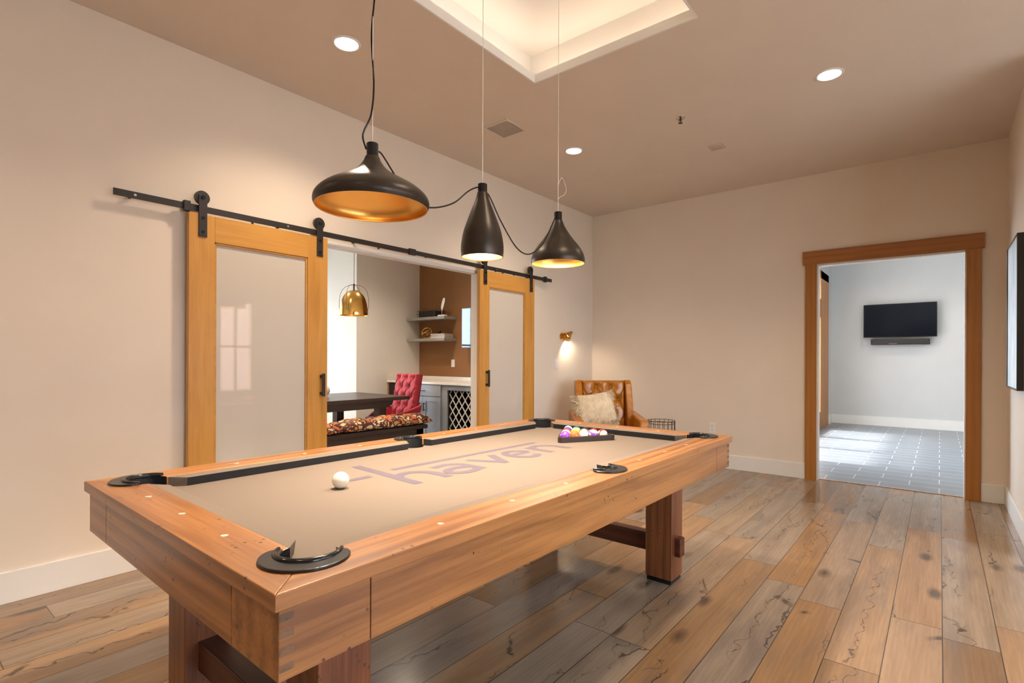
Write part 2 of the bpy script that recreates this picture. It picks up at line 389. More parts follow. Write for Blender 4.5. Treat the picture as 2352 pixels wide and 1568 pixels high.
EW = [(-.5, .8, .25, 2.4), (.95, 2.25, .25, 2.4), (2.4, 3.7, .25, 2.4), (4.06, 4.74, .55, 2.3)]
wall_x('wall_east', XE, XE+.14, YS, YB, H, EW, 'wall')
bm = bxs((XL, XE, YS-.14, YS, 0, H))
struct('wall_front', bm, 'wall')
# ceiling with tray
TX0, TX1, TY0, TY1 = -2.153, -1.036, .45, 2.885
struct('ceiling', bxs((XL, TX0, YS, YB, H, H+.05), (TX1, XE, YS, YB, H, H+.05), (TX0, TX1, YS, TY0, H, H+.05), (TX0, TX1, TY1, YB, H, H+.05)), 'ceil')
q = .15
struct('ceiling_tray', bxs((TX0-q-.05, TX0-q, TY0-q-.05, TY1+q+.05, H+.05, H+.30), (TX1+q, TX1+q+.05, TY0-q-.05, TY1+q+.05, H+.05, H+.30),
     (TX0-q, TX1+q, TY0-q-.05, TY0-q, H+.05, H+.30), (TX0-q, TX1+q, TY1+q, TY1+q+.05, H+.05, H+.30), (TX0-q-.05, TX1+q+.05, TY0-q-.05, TY1+q+.05, H+.30, H+.34)), 'trimw')
e = .012
struct('trim_1', bxs((TX0, TX0+e, TY0, TY1, H-.002, H+.054), (TX1-e, TX1, TY0, TY1, H-.002, H+.054), (TX0+e, TX1-e, TY0, TY0+e, H-.002, H+.054), (TX0+e, TX1-e, TY1-e, TY1, H-.002, H+.054)), 'trimw')
d_ = .10
led = obj('cove_light_strip', bxs((TX0-d_, TX0-d_+.02, TY0, TY1, H+.051, H+.060), (TX1+d_-.02, TX1+d_, TY0, TY1, H+.051, H+.060),
     (TX0, TX1, TY1+d_-.02, TY1+d_, H+.051, H+.060), (TX0, TX1, TY0-d_, TY0-d_+.02, H+.051, H+.060)), 'led')
tag(led, 'warm light strip hidden on the ledge of the recessed ceiling tray', 'light')
# baseboards
bh, bt = .155, .016
struct('baseboard_left', bxs((XL, XL+bt, YS, OP0, 0, bh), (XL, XL+bt, OP1, YB, 0, bh)), 'trimw', bevel=.003)
struct('baseboard_back', bxs((XL+bt, -1.066, YB-bt, YB, 0, bh), (.278, XR-bt, YB-bt, YB, 0, bh)), 'trimw', bevel=.003)
struct('baseboard_right', bxs((XR-bt, XR, 4.45, YB-bt, 0, bh)), 'trimw', bevel=.003)
# doorway casing
c0 = struct('trim_2', bxs((-1.066, -.965, YB-.022, YB, 0, 2.185)), 'casz', bevel=.002)
c0 = struct('trim_3', bxs((.176, .278, YB-.022, YB, 0, 2.185)), 'casz', bevel=.002)
c0 = struct('trim_4', bxs((-1.089, .298, YB-.03, YB, 2.18, 2.31)), 'casx', bevel=.002)
struct('trim_5', bxs((DR0-.01, DR0+.004, YB-.005, YB+TH+.005, 0, DRZ), (DR1-.008, DR1+.004, YB-.005, YB+TH+.005, 0, DRZ), (DR0, DR1, YB-.005, YB+TH+.005, DRZ-.012, DRZ+.005)), 'trimw')
struct('trim_6', bxs((DR0, DR1, YB+.06, YB+TH+.01, -.002, .004)), 'py')
# opening lining
struct('trim_7', bxs((XL-TH-.004, XL+.004, OP0-.02, OP0+.012, 0, OPZ), (XL-TH-.004, XL+.004, OP1-.012, OP1+.02, 0, OPZ), (XL-TH-.004, XL+.004, OP0-.02, OP1+.02, OPZ-.012, OPZ+.02)), 'trimw', bevel=.002)

def window(name, plane, a0, a1, z0, z1, at, mull=1, bars=1, mat='firy', t=.10):
    """plane 'x': window lying in plane x=at spanning y a0..a1; 'y': plane y=at spanning x"""
    root = bpy.data.objects.new(name, None); COL.objects.link(root); root['kind'] = 'structure'
    def B(bm, u0, u1, w0, w1, d0, d1):
        if plane == 'x': box(bm, at+d0, at+d1, u0, u1, w0, w1)
        else: box(bm, u0, u1, at+d0, at+d1, w0, w1)
    fw = .06; bm = bmesh.new()
    B(bm, a0, a0+fw, z0, z1, -t/2, t/2); B(bm, a1-fw, a1, z0, z1, -t/2, t/2); B(bm, a0, a1, z0, z0+fw, -t/2, t/2); B(bm, a0, a1, z1-fw, z1, -t/2, t/2)
    for i in range(1, mull+1):
        c = a0+(a1-a0)*i/(mull+1); B(bm, c-.02, c+.02, z0, z1, -.02, .02)
    for i in range(1, bars+1):
        c = z0+(z1-z0)*i/(bars+1); B(bm, a0, a1, c-.018, c+.018, -.019, .019)
    obj('window_frame', bm, mat, root)
    bm = bmesh.new(); B(bm, a0+.01, a1-.01, z0+.01, z1-.01, -.003, .003); obj('window_pane', bm, 'glass', root)
    return root
for i, (a, b, za, zb_) in enumerate(EW): window('window_%d' % (i+1), 'x', a, b, za, zb_, XE+.07, 1 if i < 3 else 1, 1)

# ---- dining room shell
wall_x('wall_dining_west', DW-.14, DW, .3, DY, H, [(1.6, 3.9, .5, 2.5)], 'dwall')
window('window_5', 'x', 1.6, 3.9, .5, 2.5, DW-.07, 2, 1, 'trimw')
struct('wall_dining_alcove', bxs((DW, DX, 4.35, DY, 0, H)), 'dwall')
struct('wall_dining_back', bxs((DW, XL-TH, DY, DY+.14, 0, H)), 'rust')
struct('wall_dining_front', bxs((DW, XL-TH, .16, .3, 0, H)), 'dwall')
struct('ceiling_dining', bxs((DW, XL-TH, .16, DY+.14, H, H+.05)), 'dwall')
struct('baseboard_dining', bxs((DX, DX+bt, 4.35, 4.9, 0, bh), (DW, DX+bt, 4.35-bt, 4.35, 0, bh)), 'trimw')
# ---- television room shell
HY = 11.9; HX = -1.65
wall_x('wall_hall_left', HX-.14, HX, YB+TH, HY+.14, 3.4, [(7.3, 10.70, .12, 2.7)], 'cool')
struct('wall_hall_back', bxs((HX, 3.0, HY, HY+.14, 0, 3.4)), 'cool')
struct('wall_hall_right', bxs((2.2, 2.34, YB+TH, HY, 0, 3.4)), 'cool')
struct('ceiling_hall', bxs((HX-.14, 3.0, YB+TH, HY+.14, 3.4, 3.45)), 'cool')
struct('baseboard_hall', bxs((HX+.02, 2.2, HY-bt, HY, -.004, .165), (HX, HX+bt, 11.6, HY, -.004, .165)), 'trimw')
# glazed wood door wall in that room
dr = bpy.data.objects.new('door_3', None); COL.objects.link(dr); dr['kind'] = 'structure'
obj('door_frame', bxs((HX-.05, HX+.02, 10.66, 11.5, 0, 2.80), (HX-.05, HX+.02, 7.2, 11.5, 2.66, 2.80), (HX-.05, HX+.02, 7.2, 10.7, 0, .30), (HX-.05, HX+.02, 7.2, 10.7, 1.97, 2.29),
     (HX-.05, HX+.02, 9.5, 9.66, 0, 2.7), (HX-.05, HX+.02, 8.35, 8.5, 0, 2.7)), 'casz', dr, bevel=.003)
obj('glass_pane', bxs((HX-.03, HX-.024, 7.3, 10.68, .28, 2.68)), 'glass', dr)

# ---- outside
struct('ground_outside', bxs((-40, 40, -40, 40, -.35, -.12)), 'paving')
bm = bxs((-26, -20, -9, 3, -.2, 4.6)); t = thing('brick_building', 'red brick building seen mirrored in the wall television', 'building')
obj('brick_wall', bm, 'brick', t); bm = bmesh.new(); prism(bm, [(-9.4, 4.6), (3.4, 4.6), (-3, 7.4)], -26.3, -19.7)
for v_ in bm.verts: v_.co = Vector((v_.co.z, v_.co.x, v_.co.y))
obj('roof', bm, 'shelfp', t)
t = thing('brick_building', 'red brick building outside the east windows, mirrored in the sliding door glass', 'building')
obj('brick_wall', bxs((12, 18, 2, 9.6, -.2, 4.0)), 'brick', t); obj('flat_roof', bxs((11.7, 18.3, 1.7, 9.9, 4.0, 4.3)), 'shelfp', t)

# ================================================================ SLIDING DOORS
def barn_door(name, y0, y1, handle_y, g0, g1):
    r = bpy.data.objects.new(name, None); COL.objects.link(r); r['kind'] = 'structure'; r.location = (XL+.04, y0, 0)
    w = y1-y0; z0, z1 = .02, 2.085; a, b = g0-y0, g1-y0; d = .04
    bm = bmesh.new(); box(bm, 0, d, 0, a, z0, z1); obj('stile', bm, 'fir', r, bevel=.002)
    bm = bmesh.new(); box(bm, 0, d, b, w, z0, z1); obj('stile', bm, 'fir', r, bevel=.002)
    obj('top_rail', bxs((0, d, a, b, 1.925, z1)), 'firy', r, bevel=.002)
    obj('bottom_rail', bxs((0, d, a, b, z0, .26)), 'firy', r, bevel=.002)
    obj('glass_pane', bxs((.012, .022, a-.005, b+.005, .25, 1.93)), 'milk', r)
    e = .012
    obj('glazing_bead', bxs((.02, d-.006, a, a+e, .26, 1.925), (.02, d-.006, b-e, b, .26, 1.925), (.02, d-.006, a, b, 1.925-e, 1.925)), 'firy', r, bevel=.002)
    hy = handle_y-y0
    h = obj('pull_handle', bxs((d+.03, d+.042, hy-.011, hy+.011, .935, 1.10), (d, d+.032, hy-.010, hy+.010, .945, .967), (d, d+.032, hy-.010, hy+.010, 1.068, 1.09)), 'black', r, bevel=.002)
    for hh in (.075, w-.065):
        s_ = obj('hanger_strap', bxs((d, d+.008, hh-.024, hh+.024, 1.945, 2.20)), 'black', r, bevel=.002)
        bm = bmesh.new(); cyl(bm, (d-.022, hh, 2.185), (d-.002, hh, 2.185), .042, n=28); obj('roller', bm, 'black', s_, smooth=False)
        bm = bmesh.new(); cyl(bm, (d-.026, hh, 2.185), (d+.016, hh, 2.185), .012, n=16)
        for zz in (1.975, 2.06): cyl(bm, (d+.004, hh, zz), (d+.013, hh, zz), .009, n=12)
        obj('bolt', bm, 'blackgloss', s_)
    return r
barn_door('door_1', 1.224, 2.143, 2.092, 1.37, 1.987)
barn_door('door_2', 3.79, 4.682, 3.887, 3.928, 4.51)
t = thing('sliding_door_rail', 'long black steel rail carrying both sliding doors above the opening', 'rail', (XL+.03, .856, 2.10))
obj('bar', bxs((.028, .036, 0, 4.18, 0, .038)), 'black', t, bevel=.001)
for yy in (.09, .95, 1.55, 2.3, 3.25, 3.55, 4.1):
    bm = bmesh.new(); cyl(bm, (-.03, yy, .019), (.028, yy, .019), .011, n=14); o_ = obj('standoff', bm, 'black', t)
for yy in (.10, .99, 3.2):
    bm = bmesh.new(); cyl(bm, (.036, yy, .019), (.040, yy, .019), .007, n=14); obj('lag_bolt', bm, 'chrome', t, label='bright bolt head')
obj('splice_plate', bxs((.022, .046, 2.06, 2.13, -.006, .046)), 'black', t, bevel=.002)
for yy in (.36, 4.05): obj('end_stop', bxs((.018, .05, yy-.018, yy+.018, -.012, .05)), 'black', t, bevel=.003)
for yy in (.75, 1.75, 3.3, 3.7):
    bm = bmesh.new(); cyl(bm, (.032, yy, -.012), (.032, yy, .0), .008, n=10); obj('guide_pin', bm, 'black', t)

# ================================================================ POOL TABLE
TXC, TYC, TR, W, L = -.89129, .44966, -.009, 1.3096, 2.5115
crr, srr = math.cos(TR), math.sin(TR)
def tw(w_, u_, z=0):   # (w from near long edge, u from near short edge) -> world
    return (TXC - srr*u_ - crr*w_, TYC + crr*u_ - srr*w_, z)
ctr = tw(W/2, L/2)
pt = thing('pool_table', 'large distressed pine pool table with taupe cloth and black leather pockets', 'pool table', ctr, TR)
def P(w_, u_): return (W/2-w_, u_-L/2)
RW, NW = .130, .172            # rail wood width, cushion nose
ZR, ZC, ZL = .80, .765, .767   # rail top, cloth, underside of the rail
SU = 1.300                     # side pocket position
CC, CR = .142, .060            # corner pocket centre offset and radius
SCW, SR = .112, .052
def arc(cx, cy, r, a0, a1, n=12): return [(cx+r*math.cos(a0+(a1-a0)*i/n), cy+r*math.sin(a0+(a1-a0)*i/n)) for i in range(n+1)]
def mirror_w(poly): return [(W-a, b) for a, b in poly]
def mirror_u(poly): return [(a, L-b) for a, b in poly]
# long rail (w small side): outer edge w=0
aa = math.acos(-(CC-RW)/CR)    # angle where w = RW
ang = math.atan2(math.sqrt(CR**2-(CC-RW)**2), -(CC-RW))
near_corner = arc(CC, CC, CR, PI*1.25, ang if ang < 0 else ang, 10)
sa = math.acos((RW-SCW)/SR)
side = arc(SCW, SU, SR, -sa, -(2*PI-sa), 16)
longr = [(0, 0)] + near_corner + side
longr += [(a, L-b) for a, b in near_corner[::-1]] + [(0, L)]
def rail_piece(poly, mat):
    bm = bmesh.new(); prism(bm, [P(*p) for p in poly], ZL, ZR); return obj('rail', bm, mat, pt, bevel=.0025)
rail_piece(longr, 'py'); rail_piece(mirror_w(longr), 'py')
ang2 = math.atan2(-(CC-RW), math.sqrt(CR**2-(CC-RW)**2))
short = [(0, 0)] + arc(CC, CC, CR, -PI*.75, ang2, 10)
short += [(W-a, b) for a, b in arc(CC, CC, CR, -PI*.75, ang2, 10)[::-1]] + [(W, 0)]
rail_piece(short, 'px'); rail_piece(mirror_u(short), 'px')
# bed cloth
bed = []
i0 = RW-.02
def cpoly(cx, cy, r, a0, a1): return arc(cx, cy, r, a0, a1, 10)
R2 = CR+.004
k = math.sqrt(R2**2-(CC-i0)**2)
a_s = math.atan2(-(CC-i0), k); a_e = math.atan2(k, -(CC-i0))
c1_ = cpoly(CC, CC, R2, a_e, a_s)          # from (i0, +) round to (+, i0)
bed += c1_ + [(W-a, b) for a, b in c1_[::-1]]
sb = arc(SCW, SU, SR+.004, math.acos((i0-SCW)/(SR+.004)) , -math.acos((i0-SCW)/(SR+.004)), 12)
bed += [(W-a, 2*SU-b) for a, b in sb]
bed += [(W-a, L-b) for a, b in c1_] + [(a, L-b) for a, b in c1_[::-1]]
bed += sb
bm = bmesh.new(); prism(bm, [P(*p) for p in bed], ZC-.02, ZC); bmesh.ops.triangulate(bm, faces=bm.faces)
bed_o = obj('playing_cloth', bm, 'cloth', pt)
# printed logo strokes (lie a hair above the cloth)
def ribbon(bm, pts, wd, dz=0):
    pts = [Vector(P(*p)).to_3d() for p in pts]
    Lf, Rt = [], []
    for i, p in enumerate(pts):
        a = pts[max(i-1, 0)]; b = pts[min(i+1, len(pts)-1)]; d = (b-a).normalized(); n = Vector((-d.y, d.x, 0))
        wv = wd[i] if isinstance(wd, list) else wd
        Lf.append(bm.verts.new(p+n*wv/2+Vector((0, 0, ZC+.0006+dz)))); Rt.append(bm.verts.new(p-n*wv/2+Vector((0, 0, ZC+.0006+dz))))
    for i in range(len(pts)-1): bm.faces.new((Rt[i], Rt[i+1], Lf[i+1], Lf[i]))
LW = .040
def uw(*ps): return [(w_, u_) for u_, w_ in ps]
def uarc(cu, cw, ru, rw, a0, a1, n=16): return [(cw+rw*math.sin(math.radians(a0+(a1-a0)*i/n)), cu+ru*math.cos(math.radians(a0+(a1-a0)*i/n))) for i in range(n+1)]
letters = {
 'h': [uw((.822, .985), (.794, .555)), uarc(.872, .640, .075, .085, 165, 0, 14)+uw((.945, .555))],
 'a': [uw((1.0, .715), (1.06, .725))+uarc(1.07, .66, .068, .065, 90, 0, 8)+uw((1.138, .555)), uarc(1.065, .605, .072, .045, 20, 340, 20)],
 'v': [uw((1.215, .733), (1.295, .570)), uw((1.285, .570), (1.375, .733))],
 'e': [uw((1.425, .655), (1.555, .655)), uarc(1.49, .645, .070, .080, 8, 318, 22)],
 'n': [uw((1.638, .733), (1.628, .560)), uarc(1.705, .64, .075, .085, 165, 0, 14)+uw((1.778, .560))],
}
for ch, strokes in letters.items():
    bm = bmesh.new()
    for si_, st_ in enumerate(strokes): ribbon(bm, st_, LW, si_*.0002)
    obj('printed_letter', bm, 'ink', bed_o, recalc=False, label='mauve printed letter ' + ch)
bm = bmesh.new(); ribbon(bm, uw((.875, .815), (1.80, .800)), .034); obj('printed_bar', bm, 'ink', bed_o, recalc=False)
bm = bmesh.new(); ribbon(bm, uw((.655, .782), (.752, .782)), .034); obj('printed_dash', bm, 'ink', bed_o, recalc=False)
# cushions
def cushion(b0, b1, n0, n1, fixed, kind, ends=()):
    """b0,b1 at the wood, n0,n1 at the nose; kind: 'near','far' long sides, 'head','foot' short sides"""
    bm = bmesh.new()
    def Q(along, off):
        if kind == 'near': return P(off, along)
        if kind == 'far': return P(W-off, along)
        if kind == 'head': return P(along, off)
        return P(along, L-off)
    r0 = RW-.001
    vt = [Q(b0, r0), Q(b1, r0), Q(n1, NW), Q(n0, NW)]
    ft = [Q(b0+.0, r0), Q(b1, r0), Q(n1-.0, NW-.005), Q(n0+.0, NW-.005)]
    T = [bm.verts.new((x, y, z)) for (x, y), z in zip(vt, (ZR-.001, ZR-.001, ZR-.004, ZR-.004))]
    N = [bm.verts.new((x, y, ZR-.006)) for x, y in vt]
    B = [bm.verts.new((x, y, ZC-.001)) for x, y in ft]
    bm.faces.new(T); f2 = []
    for A_, B_ in ((T, N), (N, B)):
        for i in range(4):
            j = (i+1) % 4; f = bm.faces.new((A_[i], A_[j], B_[j], B_[i])); 
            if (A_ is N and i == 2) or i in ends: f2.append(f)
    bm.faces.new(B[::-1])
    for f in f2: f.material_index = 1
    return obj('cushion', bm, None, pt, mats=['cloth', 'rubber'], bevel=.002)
s1 = CC+math.sqrt(CR**2-(CC-RW)**2)
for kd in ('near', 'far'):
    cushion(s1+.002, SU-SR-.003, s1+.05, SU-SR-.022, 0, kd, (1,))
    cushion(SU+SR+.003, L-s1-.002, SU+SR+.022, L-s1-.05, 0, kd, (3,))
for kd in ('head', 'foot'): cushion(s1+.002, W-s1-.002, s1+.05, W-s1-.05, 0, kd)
# pockets
def pocket(c, r, facing, span, fspan):
    """c = (w,u) centre, facing = angle (in w,u plane) towards the middle of the bed"""
    cx, cy = P(*c)
    fa = math.atan2(math.sin(facing), -math.cos(facing))   # w axis runs against local x
    a0 = fa+PI-span; a1 = fa+PI+span
    l0, l1 = a0, a1; a0 = fa+PI-math.radians(fspan); a1 = fa+PI+math.radians(fspan)
    bm = bmesh.new(); n = 36; inn, out = [], []
    for i in range(n+1):
        t_ = i/n; a = a0+(a1-a0)*t_; wd_ = .046*(max(0, math.sin(PI*t_))**.45)+.004
        inn.append((cx+(r-.004)*math.cos(a), cy+(r-.004)*math.sin(a))); out.append((cx+(r+wd_)*math.cos(a), cy+(r+wd_)*math.sin(a)))
    prism(bm, out+inn[::-1], ZR-.001, ZR+.006)
    f = obj('pocket_flange', bm, 'leatherblk', pt, bevel=.002)
    bm = bmesh.new(); pts = []; rs = []
    for i in range(n+1):
        t_ = i/n; a = a0+(a1-a0)*t_; sn = max(0, math.sin(PI*t_))
        rr = r+.006; pts.append((cx+rr*math.cos(a), cy+rr*math.sin(a), ZR+.006)); rs.append(.0045+.0025*sn)
    tube(bm, pts, rs, 10); obj('pocket_rim', bm, 'blackgloss', f, smooth=True)
    bm = bmesh.new(); m_ = 28; a0, a1 = l0, l1
    top = [bm.verts.new((cx+(r-.0015)*math.cos(a0+(a1-a0)*i/m_), cy+(r-.0015)*math.sin(a0+(a1-a0)*i/m_), ZR+.0005)) for i in range(m_+1)]
    mid = [bm.verts.new((cx+(r-.0015)*math.cos(a0+(a1-a0)*i/m_), cy+(r-.0015)*math.sin(a0+(a1-a0)*i/m_), ZC-.02)) for i in range(m_+1)]
    for i in range(m_): bm.faces.new((top[i], top[i+1], mid[i+1], mid[i]))
    m2 = [bm.verts.new((cx+(r+.006)*math.cos(2*PI*i/40), cy+(r+.006)*math.sin(2*PI*i/40), ZC-.021)) for i in range(40)]
    b2 = [bm.verts.new((cx+(r-.012)*math.cos(2*PI*i/40), cy+(r-.012)*math.sin(2*PI*i/40), ZC-.11)) for i in range(40)]
    for i in range(40): bm.faces.new((m2[i], m2[(i+1) % 40], b2[(i+1) % 40], b2[i]))
    bm.faces.new(b2)
    obj('pocket_liner', bm, 'rubber', f, smooth=False)
for cw, cu, fa in ((CC, CC, PI/4), (W-CC, CC, PI*.75), (CC, L-CC, -PI/4), (W-CC, L-CC, -PI*.75)): pocket((cw, cu), CR, fa, math.radians(124), 100)
pocket((SCW, SU), SR, 0, math.radians(109), 86); pocket((W-SCW, SU), SR, PI, math.radians(109), 86)
# aprons and corner blocks
AI, AT, AZ0, AZ1, CB = .013, .030, .635, ZL, .205
g = .0022
def ap(w0, w1, u0, u1, mat, nm='apron', **kw):
    (xa, ya), (xb, yb_) = P(w0, u0), P(w1, u1)
    return obj(nm, bxs((min(xa, xb), max(xa, xb), ya, yb_, AZ0, AZ1)), mat, pt, bevel=.0015, **kw)
ap(AI, AI+AT, CB+g, L-CB-g, 'py'); ap(W-AI-AT, W-AI, CB+g, L-CB-g, 'py')
ap(CB+g, W-CB-g, AI, AI+AT, 'px'); ap(CB+g, W-CB-g, L-AI-AT, L-AI, 'px')
for mw in (0, 1):
    for mu in (0, 1):
        bm = bmesh.new()
        poly = [(AI, AI), (AI, CB), (AI+AT, CB), (AI+AT, AI+AT), (CB, AI+AT), (CB, AI)]
        if mw: poly = mirror_w(poly)
        if mu: poly = mirror_u(poly)
        prism(bm, [P(*p) for p in poly], AZ0, AZ1-.001)
        cb = obj('corner_block', bm, 'py' if mw == 0 else 'px', pt, bevel=.0015)
        if mw == 0:
            bm = bmesh.new()
            for i in range(4):
                z_ = AZ1-.012-.030*i
                poly = [(AI-.0006, AI+.002), (AI-.0006, AI+.028), (AI+.01, AI+.028), (AI+.01, AI+.002)]
                if mu: poly = mirror_u(poly)
                prism(bm, [P(*p) for p in poly], z_-.013, z_)
            obj('finger_joint', bm, 'pend', cb, label='dark end grain of the finger joints')
# slate bed support underneath
ap(AI+AT, W-AI-AT, AI+AT, L-AI-AT, 'pend', 'slate_frame') if False else None
(xa, ya), (xb, yb_) = P(AI+AT+.03, AI+AT+.03), P(W-AI-AT-.03, L-AI-AT-.03)
obj('slate_frame', bxs((xb, xa, ya, yb_, .655, .70)), 'dk', pt)
# legs
LG = [(.238, .22), (W-.09-.15, .22), (.238, 2.271), (W-.09-.15, 2.271)]
for w0, u0 in LG:
    (xa, ya), (xb, yb_) = P(w0, u0), P(w0+.15, u0+.148)
    lg = obj('leg', bxs((xb, xa, ya, yb_, .024, .656)), 'pz', pt, bevel=.003)
    obj('foot_pad', bxs((xb+.006, xa-.006, ya+.006, yb_-.006, 0, .024)), 'blackgloss', lg, bevel=.002)
for uc in (.294, 2.345):
    (xa, ya), (xb, yb_) = P(.238-.030, uc-.032), P(W-.09+.030, uc+.032)
    obj('stretcher', bxs((xb, xa, ya, yb_, .145, .243)), 'pxd', pt, bevel=.003)
# sights
def sight(w_, u_):
    x, y = P(w_, u_); bm = bmesh.new(); cyl(bm, (x, y, ZR-.002), (x, y, ZR+.0007), .0085, n=20); obj('sight', bm, 'pearl', pt)
for u_ in (.455, .735, 1.012, 1.549, 1.80, 2.05):
    sight(.075, u_); sight(W-.075, u_)
for w_ in (.39, .655, .92):
    sight(w_, .073); sight(w_, L-.073)

# balls
BR = .0285
def ball(name, w_, u_, label, group=None, mat=None, rot=(0, 0, 0), z=None):
    bm = bmesh.new(); sphere(bm, (0, 0, 0), BR, 32)
    o = obj(name, bm, mat, None, smooth=True, loc=tw(w_, u_, (z or ZC)+BR), rot=rot)
    return tag(o, label, 'ball', group)
cue = ball('cue_ball', .705, .575, 'plain ivory cue ball alone on the cloth near the printed dash', mat='ivory')
def ballmat(name, col, stripe):
    s = NT(name); tc = s.n('ShaderNodeTexCoord'); sx = s.n('ShaderNodeSeparateXYZ'); s.l(tc.outputs['Object'], sx.inputs[0])
    z = s.math('ABSOLUTE', sx.outputs[2]); white = (.66, .61, .53)
    inside = s.math('LESS_THAN', z, .0145)
    c = s.mix(inside, white, col) if stripe else s.mix(0.0, col, col)
    x = s.math('ABSOLUTE', sx.outputs[0]); cap_ = s.math('GREATER_THAN', x, .0262); c = s.mix(cap_, c, white)
    if stripe: 
        ln = s.math('MULTIPLY', s.math('GREATER_THAN', z, .0145), s.math('LESS_THAN', z, .0162)); c = s.mix(ln, c, (.03, .03, .03))
    s.set(Base_Color=c, Roughness=.07, Coat_Weight=.5, Coat_Roughness=.03); return s.m
bc = {'purple': (.22, .05, .42), 'orange': (.80, .13, .03), 'yellow': (.85, .48, .02), 'red': (.62, .03, .02), 'green': (.03, .19, .09), 'maroon': (.25, .02, .03), 'black': (.01, .01, .01), 'blue': (.03, .06, .35)}
bmats = {}
for cn, cv in bc.items():
    bmats[cn] = ballmat(cn + '_ball_resin', cv, False); bmats[cn+' striped'] = ballmat(cn + '_striped_ball_resin', cv, True)
# triangle frame: front edge from e0 to e1, apex away
e0 = Vector((1.880, .690)); e1 = Vector((2.160, .526))      # (u,w)
ed = (e1-e0).normalized(); nn = Vector((-ed.y, ed.x)); 
mid = (e0+e1)/2
side_len = 4*2*BR+2*BR*math.sqrt(3)+.006
rows = [['purple', 'orange', 'green striped', 'purple striped', 'red striped'],
        ['yellow striped', 'yellow', 'maroon striped', 'maroon'], ['red', 'orange striped', 'black'], ['blue', 'green'], ['blue striped']]
where = ['in the front row of the triangle', 'in the second row of the triangle', 'in the third row of the triangle', 'in the fourth row of the triangle', 'at the far point of the triangle']
base_mid = mid + nn*(BR+.010)
k_ = 0
for i, rw in enumerate(rows):
    for j, cn in enumerate(rw):
        p = base_mid + ed*((j-(len(rw)-1)/2)*2*BR*1.004) + nn*(i*2*BR*.868)
        r_ = random.Random(k_*7+3)
        if i == 0: rot = [(1.2, .2, .3), (1.5, .3, .2), (.9, -.5, .9), (.25, .1, 1.2), (PI/2, .5, .9)][j]
        else: rot = (r_.uniform(.2, 1.2), r_.uniform(-.5, .5), r_.uniform(-1, 1))
        ball('object_ball', p.y, p.x, '%s pool ball %s' % (cn, where[i]), 'racked pool balls', bmats[cn], rot); k_ += 1
tr_ = thing('ball_rack', 'black triangular ball rack around the pool balls on the cloth', 'ball rack', tw(mid.y, mid.x, ZC), TR)
def tri(side, inset, rad):
    s_ = side; hgt = s_*math.sqrt(3)/2
    pts = [Vector((-s_/2, 0)), Vector((s_/2, 0)), Vector((0, hgt))]; c = (pts[0]+pts[1]+pts[2])/3; out = []
    for i, p in enumerate(pts):
        d = (c-p).normalized(); q_ = p+d*rad*2; base = math.atan2(-d.y, -d.x)
        for kk in range(7): a = base-PI/3+2*PI/3*kk/6; out.append((q_.x+rad*math.cos(a), q_.y+rad*math.sin(a)))
    return out
# local frame of rack: x along ed, y along nn, centre offset
def rk(p):  # local tri (x,y) -> local table coords relative to empty
    v_ = ed*p[0] + nn*p[1]; return (-v_.y, v_.x)
so, si = side_len+.040, side_len+.004
tro = [rk((a, b-.0115+.0)) for a, b in tri(so, 0, .022)]; tri_i = [rk((a, b-.0115+.0115)) for a, b in tri(si, 0, .012)]
bm = bmesh.new(); n_ = len(tro)
A = [[bm.verts.new((*p, z_)) for p in tro] for z_ in (.0, .030)]; B = [[bm.verts.new((*p, z_)) for p in tri_i] for z_ in (.0, .030)]
for i in range(n_):
    j = (i+1) % n_
    bm.faces.new((A[0][i], A[0][j], A[1][j], A[1][i])); bm.faces.new((B[0][j], B[0][i], B[1][i], B[1][j]))
    bm.faces.new((A[1][i], A[1][j], B[1][j], B[1][i])); bm.faces.new((A[0][j], A[0][i], B[0][i], B[0][j]))
obj('frame', bm, 'rack', tr_, bevel=.0015)

# ================================================================ PENDANTS
def pendant(name, x, y, zrim, prof, captop, label, power, wirebend=None):
    t = thing(name, label, 'pendant lamp', (x, y, zrim), 0, None)
    nk = prof[-1]
    bm = bmesh.new(); lathe(bm, prof, 64); obj('lamp_shade', bm, 'shade', t, smooth=True)
    inner = [(max(r-.003, .004), z) for r, z in prof[:-1]]; inner[0] = (prof[0][0]-.0025, .0)
    bm = bmesh.new(); lathe(bm, [(prof[0][0], 0)]+inner+[(0, inner[-1][1])], 64); obj('shade_lining', bm, 'goldin', t, smooth=True, label='gold lining')
    ct = captop-zrim
    bm = bmesh.new(); lathe(bm, [(0, ct), (.019, ct), (.0205, ct-.002), (.0205, nk[1]-.004), (0, nk[1]-.004)], 32); obj('socket_cap', bm, 'blackgloss', t, smooth=False)
    bm = bmesh.new(); cyl(bm, (0, 0, ct-.001), (0, 0, H+.298-zrim), .0016, n=8); obj('suspension_wire', bm, 'wire', t)
    bm = bmesh.new(); lathe(bm, [(0, 0), (.03, 0), (.032, .004), (.032, .02), (0, .02)], 32); obj('ceiling_canopy', bm, 'blackgloss', t, loc=(0, 0, H+.28-zrim))
    hb = nk[1]*.52
    bm = bmesh.new(); sphere(bm, (0, 0, hb), .026, 24, (1, 1, 1.15)); cyl(bm, (0, 0, hb+.02), (0, 0, nk[1]), .012, n=16)
    obj('bulb', bm, 'bulb', t, smooth=True)
    spot(name + '_glow', (x, y, zrim+hb-.034), power, (1, .86, .70), 2.5, .6, .03)
    return t
